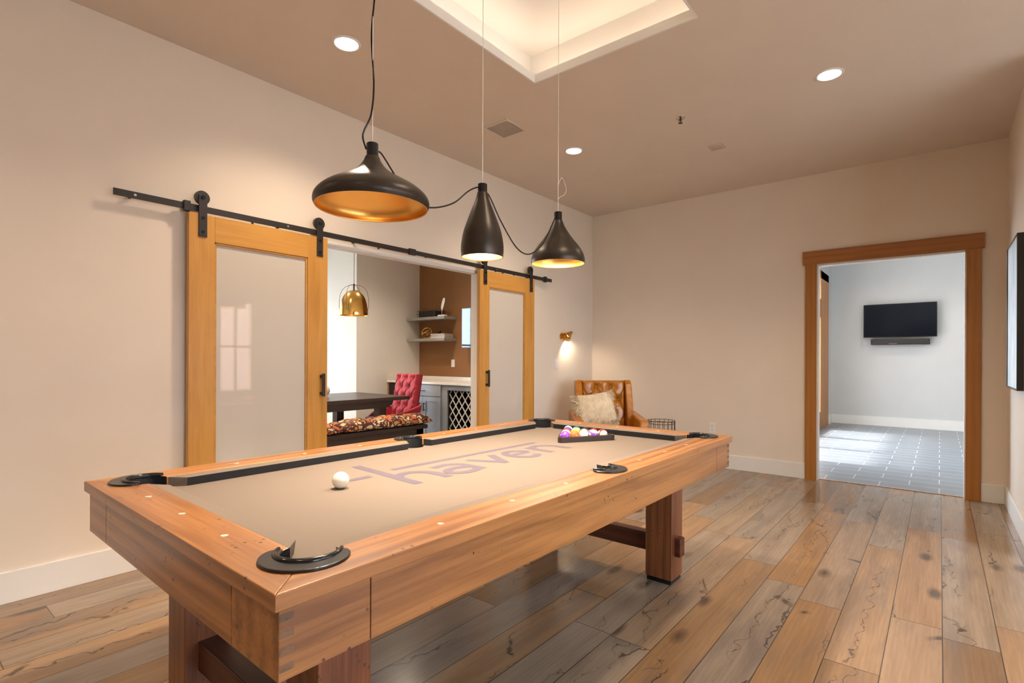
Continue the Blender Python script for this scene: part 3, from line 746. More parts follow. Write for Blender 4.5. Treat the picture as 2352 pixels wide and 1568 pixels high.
# smooth profiles
def smoothp(pts, n=40):
    zs = [p[1] for p in pts]; out = []
    for i in range(n+1):
        z = zs[0]+(zs[-1]-zs[0])*i/n
        k = max(j for j in range(len(pts)-1) if zs[j] <= z+1e-9)
        p0 = pts[max(k-1, 0)]; p1 = pts[k]; p2 = pts[k+1]; p3 = pts[min(k+2, len(pts)-1)]
        t_ = (z-p1[1])/(p2[1]-p1[1])
        m1 = (p2[0]-p0[0])/(p2[1]-p0[1])*(p2[1]-p1[1]); m2 = (p3[0]-p1[0])/(p3[1]-p1[1])*(p2[1]-p1[1])
        r = (2*t_**3-3*t_**2+1)*p1[0]+(t_**3-2*t_**2+t_)*m1+(-2*t_**3+3*t_**2)*p2[0]+(t_**3-t_**2)*m2
        out.append((r, z))
    return out
PX = -1.55
pr1 = smoothp([(.193, 0), (.199, .016), (.192, .040), (.165, .066), (.125, .090), (.085, .112), (.052, .136), (.033, .160), (.024, .180)])
pr2 = smoothp([(.091, 0), (.0935, .03), (.092, .06), (.083, .11), (.066, .16), (.047, .21), (.031, .25), (.023, .282)])
pr3 = smoothp([(.138, 0), (.140, .02), (.130, .055), (.108, .09), (.080, .125), (.053, .165), (.033, .20), (.024, .225)])
PY = (1.126, 1.70, 2.286)
pendant('pendant_lamp', PX, PY[0], 1.738, pr1, 1.965, 'widest dark bronze pendant lamp with a broad flat bell shade, nearest the camera', 105)
pendant('pendant_lamp', PX, PY[1], 1.652, pr2, 1.972, 'tall narrow bottle-shaped dark bronze pendant lamp in the middle', 60)
pendant('pendant_lamp', PX, PY[2], 1.708, pr3, 1.978, 'medium teardrop dark bronze pendant lamp farthest from the camera', 85)
def spline(pts, n=12):
    P_ = [Vector(p) for p in pts]; P_ = [P_[0]*2-P_[1]]+P_+[P_[-1]*2-P_[-2]]; out = []
    for i in range(1, len(P_)-2):
        for k in range(n):
            t_ = k/n; a, b, c, d = P_[i-1:i+3]
            out.append(.5*((2*b)+(c-a)*t_+(2*a-5*b+4*c-d)*t_*t_+(3*b-a-3*c+d)*t_**3))
    out.append(P_[-2]); return out
cap1, cap2, cap3 = 1.945, 1.952, 1.962
def cord(pts, label, r=.0032):
    bm = bmesh.new(); tube(bm, spline(pts), r, 8); return tag(obj('power_cord', bm, 'blackgloss', None, smooth=True), label, 'cord')
x = PX
cord([(x, 1.126-.002, H+.29), (x+.012, 1.12, 3.0), (x-.010, 1.126, 2.75), (x+.010, 1.13, 2.55), (x-.006, 1.125, 2.35), (x+.004, 1.128, 2.18), (x-.002, 1.122, 2.07), (x-.018, 1.105, 2.01), (x-.024, 1.103, 1.985), (x-.017, 1.112, 1.945)],
     'black cord winding down from the ceiling to the widest pendant lamp')
cord([(x, PY[0]+.020, 1.945), (x, PY[0]+.04, 1.94), (x, PY[0]+.085, 1.895), (x-.003, PY[0]+.15, 1.83), (x-.004, PY[0]+.22, 1.80), (x, PY[0]+.30, 1.808), (x, PY[0]+.40, 1.85), (x, PY[0]+.48, 1.915), (x, PY[0]+.53, 1.945), (x, PY[1]-.020, 1.952)],
     'black cord looping between the widest and the narrow pendant lamps')
cord([(x, PY[1]+.020, 1.945), (x, PY[1]+.05, 1.925), (x, PY[1]+.13, 1.83), (x, PY[1]+.24, 1.735), (x, PY[1]+.34, 1.72), (x, PY[1]+.45, 1.79), (x, PY[1]+.53, 1.90), (x, PY[2]-.020, 1.955)],
     'black cord looping between the narrow and the farthest pendant lamps')
bm = bmesh.new(); tube(bm, spline([(x, PY[2], 2.12), (x+.01, PY[2]+.02, 2.16), (x+.02, PY[2]+.045, 2.11), (x+.016, PY[2]+.035, 2.075), (x+.006, PY[2]+.012, 2.06), (x, PY[2], 2.045)]), .0011, 6)
tag(obj('wire_loop', bm, 'wire'), 'spare loop of pale wire above the farthest pendant lamp', 'wire')

# ================================================================ CEILING FITTINGS
def downlight(x, y, label, z=H, power=110):
    t = thing('recessed_light', label, 'ceiling light', (x, y, z), 0, 'recessed ceiling lights')
    bm = bmesh.new(); lathe(bm, [(.066, -.001), (.070, -.006), (.080, -.006), (.084, 0)], 48); obj('trim_ring', bm, 'trimw', t, smooth=True)
    bm = bmesh.new(); cyl(bm, (0, 0, -.0035), (0, 0, -.0005), .068, n=48); obj('lens', bm, 'lens', t)
    spot('downlight_beam', (x, y, z-.02), power, WARM2, 2.3, .9, .07)
downlight(-2.757, 1.815, 'bright recessed ceiling light above the left sliding door')
downlight(-2.568, 4.035, 'bright recessed ceiling light nearest the armchair corner')
downlight(-.569, 4.004, 'bright recessed ceiling light to the right of the sprinkler')
for xx, yy, lb in ((-2.75, -.6, 'recessed ceiling light behind the camera on the sliding door side'), (-.55, 1.8, 'recessed ceiling light above the camera side of the pool table'), (-.55, -.6, 'recessed ceiling light directly behind the camera'),
    (1.6, 1.8, 'recessed ceiling light by the east windows, nearer the camera'), (1.6, 4.0, 'recessed ceiling light by the east windows, behind the painting wall')): downlight(xx, yy, lb, power=100 if xx > 0 else 60)
def vent(x0, x1, y0, y1, label):
    cx, cy = (x0+x1)/2, (y0+y1)/2; t = thing('ceiling_vent', label, 'vent', (cx, cy, H)); a, b = (x1-x0)/2, (y1-y0)/2; f = .018
    obj('vent_frame', bxs((-a-f, -a, -b-f, b+f, -.006, 0), (a, a+f, -b-f, b+f, -.006, 0), (-a, a, -b-f, -b, -.006, 0), (-a, a, b, b+f, -.006, 0)), 'ceil', t, bevel=.001)
    obj('vent_backing', bxs((-a, a, -b, b, -.0015, 0)), 'vent', t)
    n = int((x1-x0)/.018); bm = bmesh.new()
    for i in range(n):
        x_ = -a+(i+.5)*2*a/n; v_ = [bm.verts.new(p) for p in ((x_-.006, -b, -.002), (x_+.006, -b, -.008), (x_+.006, b, -.008), (x_-.006, b, -.002))]; bm.faces.new(v_)
        v_ = [bm.verts.new((p.co.x, p.co.y, p.co.z+.001)) for p in v_]; bm.faces.new(v_[::-1])
    obj('louvers', bm, 'vent', t)
vent(-2.875, -2.655, 3.19, 3.415, 'larger square ceiling vent between the two pendant wires')
vent(-1.60, -1.475, 4.69, 4.80, 'small square ceiling vent beyond the sprinkler')
t = thing('sprinkler_head', 'small chrome sprinkler head on the ceiling', 'sprinkler', (-1.569, 3.998, H))
bm = bmesh.new(); lathe(bm, [(0, -.004), (.030, -.004), (.034, -.001), (.034, 0)], 32); obj('escutcheon', bm, 'chrome', t, smooth=True)
bm = bmesh.new(); cyl(bm, (0, 0, -.004), (0, 0, -.03), .006, n=12); tube(bm, [(-.008, 0, -.01), (-.014, 0, -.025), (0, 0, -.042)], .002, 6); tube(bm, [(.008, 0, -.01), (.014, 0, -.025), (0, 0, -.042)], .002, 6); cyl(bm, (0, 0, -.042), (0, 0, -.044), .016, n=16); obj('nozzle', bm, 'rustm', t)

# ================================================================ WALL FITTINGS
t = thing('wall_sconce', 'small brass wall sconce shining down on the left wall', 'wall lamp', (XL, 5.37, 1.487))
bm = bmesh.new(); cyl(bm, (0, -.03, 0), (.012, -.03, 0), .045, n=32); cyl(bm, (.012, -.03, 0), (.02, -.03, 0), .02, n=20); obj('backplate', bm, 'gold', t, bevel=.002)
bm = bmesh.new(); tube(bm, [(.015, -.03, 0), (.05, -.015, .012), (.075, .0, .02)], .006, 8); obj('arm', bm, 'gold', t, smooth=True)
bm = bmesh.new(); sh = [(0, .085), (.012, .085), (.020, .074), (.026, .05), (.042, .02), (.058, -.022), (.060, -.032), (.057, -.032), (.038, .018), (.0, .045)]
lathe(bm, sh, 36); obj('lamp_shade', bm, 'gold', t, smooth=True, loc=(.075, -.01, .004), rot=Vector((0, 0, -1)).rotation_difference(Vector((-.25, -.75, -.60))).to_euler())
bm = bmesh.new(); sphere(bm, (.078, -.004, .010), .013, 16); obj('bulb', bm, 'bulb', t, smooth=True)
spot('sconce_beam', (XL+.066, 5.392, 1.435), 9.0, (1, .82, .60), 2.4, .7, .02, rot=(.45, .15, 0))
t = thing('light_switch', 'white rocker light switch below the brass sconce', 'light switch', (XL, 5.224, 1.152))
obj('plate', bxs((0, .006, -.035, .035, -.058, .058)), 'plastic', t, bevel=.002); obj('rocker', bxs((.006, .011, -.016, .016, -.033, .033)), 'plastic', t, bevel=.002)
t = thing('wall_outlet', 'white electrical outlet low on the back wall', 'outlet', (-2.0, YB, .44))
obj('plate', bxs((-.035, .035, -.006, 0, -.058, .058)), 'plastic', t, bevel=.002)
obj('sockets', bxs((-.015, .015, -.009, -.006, .008, .036), (-.015, .015, -.009, -.006, -.036, -.008)), 'vent', t, bevel=.002)
# painting
t = thing('framed_painting', 'pale blue abstract painting in a deep black frame on the right wall', 'painting', (XR, 5.32, 1.545))
obj('frame', bxs((-.036, 0, -.355, -.343, -.54, .54), (-.036, 0, .343, .355, -.54, .54), (-.036, 0, -.343, .343, -.54, -.528), (-.036, 0, -.343, .343, .528, .54)), 'blackgloss', t, bevel=.001)
obj('canvas', bxs((-.030, -.004, -.343, .343, -.528, .528)), 'canvas', t)

# ================================================================ ARMCHAIR, PILLOW, WIRE TABLE
def tuft(w, h, nx, ny, depth, thick, res=64, edge=.04):
    """diamond buttoned slab in the XZ plane facing -Y, bottom at z=0"""
    bm = bmesh.new(); ry = int(res*h/w)+1; grid = []
    btn = []
    for j in range(ny):
        off = .5 if j % 2 else 0
        for i in range(-1, nx+1):
            X = (i+.5+off)*w/nx-w/2; Z = (j+.5)*h/ny
            if -w/2+.01 < X < w/2-.01: btn.append((X, Z))
    sx, sz = w/nx, h/ny
    for j in range(ry+1):
        rowv = []
        for i in range(res+1):
            X = -w/2+w*i/res; Z = h*j/ry
            d = min(math.hypot((X-a)/sx, (Z-b)/sz) for a, b in btn)
            puff = min(1, d/.55); puff = 1-(1-puff)**2
            # pleats along the diamond diagonals
            p1 = (X/sx+Z/sz*.5); p2 = (X/sx-Z/sz*.5)
            # lines through the buttons
            l1 = abs(((X+w/2)/sx-.5-(Z/sz-.5)*.5) % 1.0-.5); l2 = abs(((X+w/2)/sx-.5+(Z/sz-.5)*.5) % 1.0-.5)
            pl = min(.5-l1, .5-l2)
            pleat = math.exp(-(pl/.06)**2)*.35
            y = -thick-depth*(puff-pleat)*.9
            e = min(X+w/2, w/2-X, h-Z+.0, Z+.05); r_ = min(1, max(0, e/edge)); y *= math.sqrt(max(0.02, 1-(1-r_)**2)) if r_ < 1 else 1
            rowv.append(bm.verts.new((X, y, Z)))
        grid.append(rowv)
    for j in range(ry):
        for i in range(res): bm.faces.new((grid[j][i], grid[j][i+1], grid[j+1][i+1], grid[j+1][i]))
    # back and sides
    back = [[bm.verts.new((v_.co.x, 0.02, v_.co.z)) for v_ in (grid[j][0], grid[j][-1])] for j in (0, ry)]
    border = [grid[0][i] for i in range(res+1)]+[grid[j][-1] for j in range(1, ry+1)]+[grid[ry][i] for i in range(res-1, -1, -1)]+[grid[j][0] for j in range(ry-1, 0, -1)]
    bb = [bm.verts.new((v_.co.x, .02, v_.co.z)) for v_ in border]
    n = len(border)
    for i in range(n): bm.faces.new((border[i], bb[i], bb[(i+1) % n], border[(i+1) % n]))
    bm.faces.new(bb)
    for r_ in back:
        for v_ in r_: bm.verts.remove(v_)
    return bm, btn
def sidepoly(poly, x0, x1, bm=None):   # polygon in (y,z) extruded along x
    bm = bm or bmesh.new(); lo = [bm.verts.new((x0, a, b)) for a, b in poly]; hi = [bm.verts.new((x1, a, b)) for a, b in poly]
    bm.faces.new(lo); bm.faces.new(hi[::-1]); n = len(poly)
    for i in range(n): bm.faces.new((lo[i], hi[i], hi[(i+1) % n], lo[(i+1) % n]))
    return bm
ac = thing('wing_armchair', 'tan leather button-tufted wing armchair in the far left corner', 'armchair', (-2.83, 5.14, 0), math.radians(39))
bm, btn = tuft(.50, .60, 3, 4, .05, .05, 72)
o_ = obj('backrest', bm, 'tan', ac, smooth=True, loc=(0, .26, .37), rot=(-.10, 0, 0))
for a, b in btn:
    if 0.04 < b < .58 and abs(a) < .235:
        bm = bmesh.new(); sphere(bm, (0, 0, 0), .012, 12, (1, .5, 1)); obj('button', bm, 'tan', o_, smooth=True, loc=(a, -.062, b))
obj('back_panel', sidepoly([(.26, .16), (.33, .16), (.40, .955), (.345, .955)], -.315, .315), 'tan', ac, bevel=.012)
for s_ in (-1, 1):
    a, b = sorted((s_*.245, s_*.318))
    obj('wing', sidepoly([(.345, .40), (.39, .965), (.27, .975), (.215, .93), (.10, .62), (.08, .55), (.10, .42)], a, b), 'tan', ac, bevel=.014)
    a, b = sorted((s_*.29, s_*.385))
    obj('arm', sidepoly([(.33, .16), (.34, .62), (.12, .605), (-.26, .575), (-.30, .56), (-.30, .16)], a, b), 'tan', ac, bevel=.016)
obj('seat_base', bxs((-.29, .29, -.29, .30, .16, .33)), 'tan', ac, bevel=.012)
obj('seat_cushion', bxs((-.285, .285, -.31, .22, .33, .455)), 'tan', ac, bevel=.03)
for sx_, sy_ in ((-1, -1), (1, -1), (-1, 1), (1, 1)):
    bm = bmesh.new(); cyl(bm, (sx_*.30, sy_*.24, 0), (sx_*.30, sy_*.24, .165), .014, .024, 16); obj('leg', bm, 'dkz', ac)
# fur pillow
def pillow_mesh(w, h, t, n=22):
    bm = bmesh.new(); g_ = {}
    for s_ in (1, -1):
        for i in range(n+1):
            for j in range(n+1):
                u = -1+2*i/n; v_ = -1+2*j/n
                f = (max(0, 1-u*u)*max(0, 1-v_*v_))**.45
                pin = 1-.07*(1-abs(u))*(abs(v_)**6) - 0; pin2 = 1-.07*(1-abs(v_))*(abs(u)**6)
                if s_ == -1 and (i in (0, n) or j in (0, n)): g_[s_, i, j] = g_[1, i, j]; continue
                g_[s_, i, j] = bm.verts.new((u*w/2*pin2, s_*-t/2*f, v_*h/2*pin))
    for s_ in (1, -1):
        for i in range(n):
            for j in range(n):
                q_ = [g_[s_, i, j], g_[s_, i+1, j], g_[s_, i+1, j+1], g_[s_, i, j+1]]
                bm.faces.new(q_ if s_ == 1 else q_[::-1])
    return bm
pw = thing('fur_pillow', 'cream long-haired fur pillow leaning in the tan armchair', 'pillow')
bm = pillow_mesh(.42, .37, .13)
R_ = random.Random(5)
strands = []
for f in bm.faces:
    c = f.calc_center_median(); nrm = f.normal.copy() if f.normal.length else Vector((0, -1, 0))
f_list = list(bm.faces)
bmesh.ops.recalc_face_normals(bm, faces=bm.faces)
for f in f_list:
    for _ in range(9):
        a, b, c, d = [v_.co for v_ in f.verts]; s_, t_ = R_.random(), R_.random()
        p = (a*(1-s_)+b*s_)*(1-t_)+(d*(1-s_)+c*s_)*t_
        out = Vector((p.x, 0, p.z)); out = out.normalized() if out.length > .01 else Vector((1, 0, 0))
        d_2 = (f.normal*.55+out*.35+Vector((R_.uniform(-.5, .5)-.25, R_.uniform(-.4, .4), R_.uniform(-.5, .5)-.35))).normalized()
        strands.append((p.copy(), d_2, R_.uniform(.04, .09)))
obj('pillow_body', bm, 'fur', pw, smooth=True)
bm = bmesh.new()
for p, d, l_ in strands:
    sd = d.cross(Vector((R_.uniform(-1, 1), R_.uniform(-1, 1), R_.uniform(-1, 1)))).normalized()*.0045
    m_ = p+d*l_*.6; e_ = p+d*l_+Vector((0, 0, -.008))
    a = bm.verts.new(p-sd); b = bm.verts.new(p+sd); c = bm.verts.new(m_+sd*.8); d2 = bm.verts.new(m_-sd*.8); e2 = bm.verts.new(e_)
    bm.faces.new((a, b, c, d2)); bm.faces.new((d2, c, e2))
o_ = obj('fur', bm, 'fur', pw, recalc=False); o_['kind'] = 'stuff'
cA = Vector((-2.83, 5.14, 0)); ca, sa_ = math.cos(math.radians(39)), math.sin(math.radians(39))
def chl(x, y, z): return (cA.x+ca*x-sa_*y, cA.y+sa_*x+ca*y, z)
pw.location = chl(-.115, .02, .665); pw.rotation_euler = (-.42, -.16, math.radians(37))
# wire drum table
t = thing('wire_side_table', 'round bronze wire drum table beside the tan armchair', 'side table', (-2.50, 5.82, 0))
bm = bmesh.new();
bm.free()
for z_, r_ in ((.505, .155), (.475, .155), (.03, .155)):
    bm = bmesh.new(); tube(bm, [(r_*math.cos(a*PI/24), r_*math.sin(a*PI/24), z_) for a in range(48)], .0035, 6, True); obj('rim', bm, 'rustm', t, smooth=True)
bm = bmesh.new()
for i in range(18):
    a = 2*PI*i/18; tube(bm, [(.155*math.cos(a), .155*math.sin(a), .03), (.155*math.cos(a), .155*math.sin(a), .505)], .003, 6)
obj('wire_bars', bm, 'rustm', t)

# ================================================================ DINING ROOM
dt = thing('dining_table', 'dark espresso wooden dining table seen through the opening', 'table', (-5.51, 3.15, 0))
obj('tabletop', bxs((-.55, .55, -1.0, 1.01, .72, .76)), 'dk', dt, bevel=.003)
obj('apron', bxs((-.50, .50, -.92, -.88, .64, .72), (-.50, .50, .70, .74, .64, .72), (-.52, -.48, -.92, .74, .64, .72), (.48, .52, -.92, .74, .64, .72)), 'dk', dt)
for xx in (-.43, .43):
    for yy in (-.80, .66): obj('leg', bxs((xx-.05, xx+.05, yy-.05, yy+.05, 0, .72)), 'dkz', dt, bevel=.002)
bt_ = thing('dining_bench', 'dark wooden bench on the near side of the dining table', 'bench', (-4.79, 3.05, 0))
obj('seat', bxs((-.18, .18, -1.0, 1.08, .405, .45)), 'dk', bt_, bevel=.003)
obj('apron', bxs((-.16, -.13, -.95, 1.03, .33, .405), (.13, .16, -.95, 1.03, .33, .405)), 'dk', bt_)
for yy in (-.9, .98): obj('leg', bxs((-.16, .16, yy-.05, yy+.05, 0, .405)), 'dkz', bt_, bevel=.002)
def cushion_pad(x0, x1, y0, y1, z0, z1, label, seed):
    bm = bmesh.new(); nx_, ny_ = 8, 40; G = {}
    for s_ in (0, 1):
        for i in range(nx_+1):
            for j in range(ny_+1):
                u = -1+2*i/nx_; v_ = -1+2*j/ny_; f = (max(0, 1-abs(u)**4)*max(0, 1-abs(v_)**14))**.5
                wob = .008*math.sin(v_*9+seed)+.006*math.sin(v_*23+u*3)
                z = z0+.03+((z1-z0-.03)*f+wob*f if s_ else -.03*f)
                if s_ == 0 and (i in (0, nx_) or j in (0, ny_)): G[s_, i, j] = None; continue
                G[s_, i, j] = bm.verts.new(((x0+x1)/2+u*(x1-x0)/2, (y0+y1)/2+v_*(y1-y0)/2, z))
    for i in range(nx_+1):
        for j in range(ny_+1):
            if G[0, i, j] is None: G[0, i, j] = G[1, i, j]
    for s_ in (0, 1):
        for i in range(nx_):
            for j in range(ny_): bm.faces.new([G[s_, i, j], G[s_, i+1, j], G[s_, i+1, j+1], G[s_, i, j+1]])
    o_ = obj('bench_cushion', bm, 'leaf', None, smooth=True); return tag(o_, label, 'cushion')
cushion_pad(-4.98, -4.60, 3.02, 4.20, .452, .565, 'long orange leaf-print cushion on the right part of the dark bench', 0)
cushion_pad(-4.98, -4.60, 2.06, 3.01, .452, .555, 'orange leaf-print cushion on the left part of the bench beside the sliding door', 2)
# red chair
rc = thing('tufted_dining_chair', 'crimson button-tufted dining chair at the head of the dark table', 'chair', (-5.44, 4.27, 0), math.radians(-4))
bm, btn = tuft(.47, .60, 3, 5, .045, .035, 64, .03)
o_ = obj('backrest', bm, 'red', rc, smooth=True, loc=(0, .19, .42), rot=(-.16, 0, 0))
for a, b in btn:
    if .03 < b < .58 and abs(a) < .22:
        bm = bmesh.new(); sphere(bm, (0, 0, 0), .010, 10, (1, .5, 1)); obj('button', bm, 'red', o_, smooth=True, loc=(a, -.044, b))
obj('seat', bxs((-.25, .25, -.27, .22, .36, .47)), 'red', rc, bevel=.035)
for s_ in (-1, 1):
    a, b = sorted((s_*.235, s_*.275)); obj('arm', sidepoly([(.22, .36), (.26, .62), (.10, .57), (-.12, .52), (-.2, .46), (-.2, .36)], a, b), 'red', rc, bevel=.012)
for sx_, sy_ in ((-1, -1), (1, -1), (-1, 1), (1, 1)):
    bm = bmesh.new(); cyl(bm, (sx_*.2, sy_*.2, 0), (sx_*.2, sy_*.2, .365), .012, .02, 12); obj('leg', bm, 'dkz', rc)
# vase
t = thing('round_vase', 'round white vase with a dark mouth on the dining table', 'vase', (-5.62, 3.365, .76))
bm = bmesh.new(); lathe(bm, smoothp([(.055, 0), (.095, .03), (.11, .075), (.09, .12), (.05, .145)], 20), 32); obj('body', bm, 'quartz', t, smooth=True)
bm = bmesh.new(); lathe(bm, [(.05, .143), (.056, .16), (.05, .19), (.02, .205), (0, .205)], 24); obj('mouth', bm, 'blackgloss', t, smooth=True, label='dark mouth')
# gold pendant
gp = thing('gold_pendant_lamp', 'polished gold bell pendant lamp over the dining table', 'pendant lamp', (-5.35, 3.634, 1.715))
prg = smoothp([(.160, 0), (.161, .03), (.156, .09), (.143, .16), (.120, .22), (.086, .265), (.043, .292), (.012, .300)], 30)
bm = bmesh.new(); lathe(bm, prg, 56); obj('lamp_shade', bm, 'gold', gp, smooth=True)
bm = bmesh.new(); lathe(bm, [(.160, 0)]+[(max(.004, r-.003), z) for r, z in prg[1:-1]]+[(0, .28)], 56); obj('shade_lining', bm, 'goldin', gp, smooth=True)
for a in (.5, .5+PI/2):
    bm = bmesh.new(); pts = [(r_*math.cos(a), r_*math.sin(a), z_) for r_, z_ in ((-.176, .05), (-.186, .12), (-.18, .22), (-.15, .30), (-.09, .345), (0, .36), (.09, .345), (.15, .30), (.18, .22), (.186, .12), (.176, .05))]
    tube(bm, spline(pts, 5), .0025, 6); obj('wire_hoop', bm, 'rustm', gp, smooth=True)
bm = bmesh.new(); cyl(bm, (0, 0, .28), (0, 0, H-1.715), .003, n=8); cyl(bm, (0, 0, .28), (0, 0, .37), .010, n=12); obj('cord', bm, 'rustm', gp)
bm = bmesh.new(); sphere(bm, (0, 0, .12), .035, 20); obj('bulb', bm, 'bulb', gp, smooth=True)
spot('gold_pendant_glow', (-5.35, 3.634, 1.79), 10, WARM2, 2.4, .6, .03)
# cabinets
CY = 4.9
def cab_door(root, x0, x1, z0, z1, hx=None):
    f = .06; bm = bxs((x0, x0+f, CY-.02, CY, z0, z1), (x1-f, x1, CY-.02, CY, z0, z1), (x0+f, x1-f, CY-.02, CY, z0, z0+f), (x0+f, x1-f, CY-.02, CY, z1-f, z1), (x0+f, x1-f, CY-.012, CY, z0+f, z1-f))
    d = obj('cabinet_door', bm, 'cab', root, bevel=.002)
    if hx: obj('handle', bxs((hx-.005, hx+.005, CY-.05, CY-.04, .49, .605), (hx-.005, hx+.005, CY-.045, CY-.02, .50, .51), (hx-.005, hx+.005, CY-.045, CY-.02, .585, .595)), 'black', d)
def cab_unit(x0, x1, label, hx):
    t = thing('base_cabinet', label, 'cabinet')
    obj('carcass', bxs((x0, x1, CY, DY-.003, .1, .862)), 'cab', t); obj('toe_kick', bxs((x0, x1, CY+.06, DY-.003, 0, .1)), 'void', t)
    m_ = (x0+x1)/2
    d = obj('drawer', bxs((x0+.008, x1-.008, CY-.02, CY, .70, .85)), 'cab', t, bevel=.003)
    obj('pull', bxs((m_-.055, m_+.055, CY-.05, CY-.04, .765, .775), (m_-.045, m_-.035, CY-.045, CY-.02, .765, .775), (m_+.035, m_+.045, CY-.045, CY-.02, .765, .775)), 'black', d)
    cab_door(t, x0+.008, m_-.002, .12, .685, m_-.045 if hx else None); cab_door(t, m_+.002, x1-.008, .12, .685, m_+.045 if hx else None)
cab_unit(-5.92, -5.19, 'blue-grey base cabinet with one drawer over two doors, left of the wine rack', True)
t = thing('undercounter_fridge', 'dark narrow undercounter appliance at the left end of the counter', 'appliance')
obj('body', bxs((-6.335, -5.925, CY+.02, DY-.003, 0, .862)), 'void', t); obj('door_panel', bxs((-6.30, -5.93, CY-.015, CY+.02, .10, .85)), 'blackgloss', t, bevel=.003)
obj('side_filler', bxs((-6.335, -6.305, CY-.015, CY+.02, 0, .862)), 'px', t)
t = thing('wine_rack_cabinet', 'blue-grey cabinet with a white crossed lattice wine rack', 'wine rack')
x0, x1 = -5.188, -3.72
obj('carcass', bxs((x0, x0+.10, CY, DY-.003, .1, .862), (x1-.1, x1, CY, DY-.003, .1, .862), (x0+.10, x1-.1, CY, DY-.003, .79, .862), (x0+.1, x1-.1, CY, DY-.003, .1, .14), (x0+.1, x1-.1, DY-.03, DY-.003, .14, .79)), 'cab', t, bevel=.002)
obj('dark_lining', bxs((x0+.1, x0+.105, CY+.02, DY-.03, .14, .79), (x0+.105, x1-.105, DY-.035, DY-.03, .14, .79), (x0+.105, x1-.105, CY+.02, DY-.035, .785, .79)), 'void', t)
obj('toe_kick', bxs((x0, x1, CY+.06, DY-.003, 0, .1)), 'void', t)
bm = bmesh.new(); za, zb2 = .14, .785; xa, xb = x0+.105, x1-.105; pit = .115
def slat(xs, sgn):
    # line x = xs + sgn*(z-za)*.8 clipped
    pts = []
    for i in range(61):
        z = za+(zb2-za)*i/60; x_ = xs+sgn*(z-za)*.76
        if xa <= x_ <= xb: pts.append((x_, z))
    if len(pts) > 2:
        (xa_, z_a), (xb_, z_b) = pts[0], pts[-1]; d = Vector((xb_-xa_, 0, z_b-z_a)).normalized(); n = Vector((-d.z, 0, d.x))*.0065
        for yy0, yy1 in ((CY+.035+(.008 if sgn > 0 else 0), CY+.043+(.008 if sgn > 0 else 0)),):
            v_ = [bm.verts.new((q_.x, yy, q_.z)) for yy in (yy0, yy1) for q_ in (Vector((xa_, 0, z_a))+n, Vector((xb_, 0, z_b))+n, Vector((xb_, 0, z_b))-n, Vector((xa_, 0, z_a))-n)]
            for f in ((0, 1, 2, 3), (7, 6, 5, 4), (0, 4, 5, 1), (1, 5, 6, 2), (2, 6, 7, 3), (3, 7, 4, 0)): bm.faces.new([v_[i] for i in f])
for i in range(-6, 17):
    slat(xa+i*pit, 1); slat(xa+i*pit, -1)
obj('lattice', bm, 'lat', t)
tag(obj('countertop', bxs((-6.335, -3.75, CY-.03, DY-.001, .862, .892), (-6.335, -3.75, DY-.018, DY-.001, .892, .945)), 'quartz', bevel=.002), 'white quartz countertop with low backsplash over the blue-grey cabinets', 'countertop')
for z_, lb in ((1.826, 'upper grey floating shelf against the rust wall'), (1.512, 'lower grey floating shelf against the rust wall')):
    tag(obj('floating_shelf', bxs((DX+.001, -5.51, 5.24, DY-.001, z_-.042, z_)), 'shelfp', bevel=.002), lb, 'shelf')
t = thing('wall_television', 'television on the rust wall mirroring a window', 'television', (-4.69, DY, 1.646))
obj('housing', bxs((-.56, .56, -.17, -.14, -.285, .28)), 'blackgloss', t, bevel=.003); obj('screen', bxs((-.548, .548, -.1715, -.17, -.272, .268)), 'screen', t)
obj('wall_bracket', bxs((-.12, .12, -.14, -.002, -.1, .1)), 'black', t)
t = thing('light_switch', 'white light switch on the rust wallpaper', 'light switch', (-5.587, DY, 1.143))
obj('plate', bxs((-.035, .035, -.006, 0, -.055, .055)), 'plastic', t, bevel=.002); obj('rocker', bxs((-.016, .016, -.010, -.006, -.033, .033)), 'plastic', t, bevel=.002)
for xx, yy, lb in ((-5.0, 4.1, 'recessed dining room ceiling light nearest the counter'), (-5.9, 3.0, 'recessed dining room ceiling light over the far side of the table'), (-4.6, 2.0, 'recessed dining room ceiling light behind the left sliding door')): downlight(xx, yy, lb, power=150)
# things on the shelves
t = thing('wire_basket', 'black wire basket of dark boxes on the upper shelf', 'basket', (-5.93, 5.37, 1.826))
bm = bmesh.new()
for z_ in (.004, .05, .10): tube(bm, [(-.20, -.1, z_), (.20, -.1, z_), (.20, .1, z_), (-.20, .1, z_)], .003, 6, True)
for i in range(9):
    x_ = -.2+.05*i; tube(bm, [(x_, -.1, .004), (x_, -.1, .10)], .002, 5); tube(bm, [(x_, .1, .004), (x_, .1, .10)], .002, 5)
obj('wire_body', bm, 'black', t)
for x_ in (-.15, .13):
    bm = bmesh.new(); tube(bm, [(x_-.03, 0, .10), (x_-.03, 0, .145), (x_+.03, 0, .145), (x_+.03, 0, .10)], .002, 6); obj('handle', bm, 'black', t)
for i, (a, b) in enumerate(((-.18, -.065), (-.06, .06), (.065, .18))):
    o_ = tag(obj('storage_box', bxs((a, b, -.085, .085, .008, .092)), 'bookb', None, bevel=.003, loc=(-5.93, 5.37, 1.826)), ['dark box at the left end of the wire basket', 'dark box in the middle of the wire basket', 'dark box at the right end of the wire basket'][i], 'box', 'dark boxes in the wire basket')
t = thing('feather_sculpture', 'white feather sculpture on a small base on the upper shelf', 'sculpture', (-5.61, 5.30, 1.826))
obj('base', bxs((-.07, .07, -.03, .03, 0, .022)), 'quartz', t, bevel=.002)
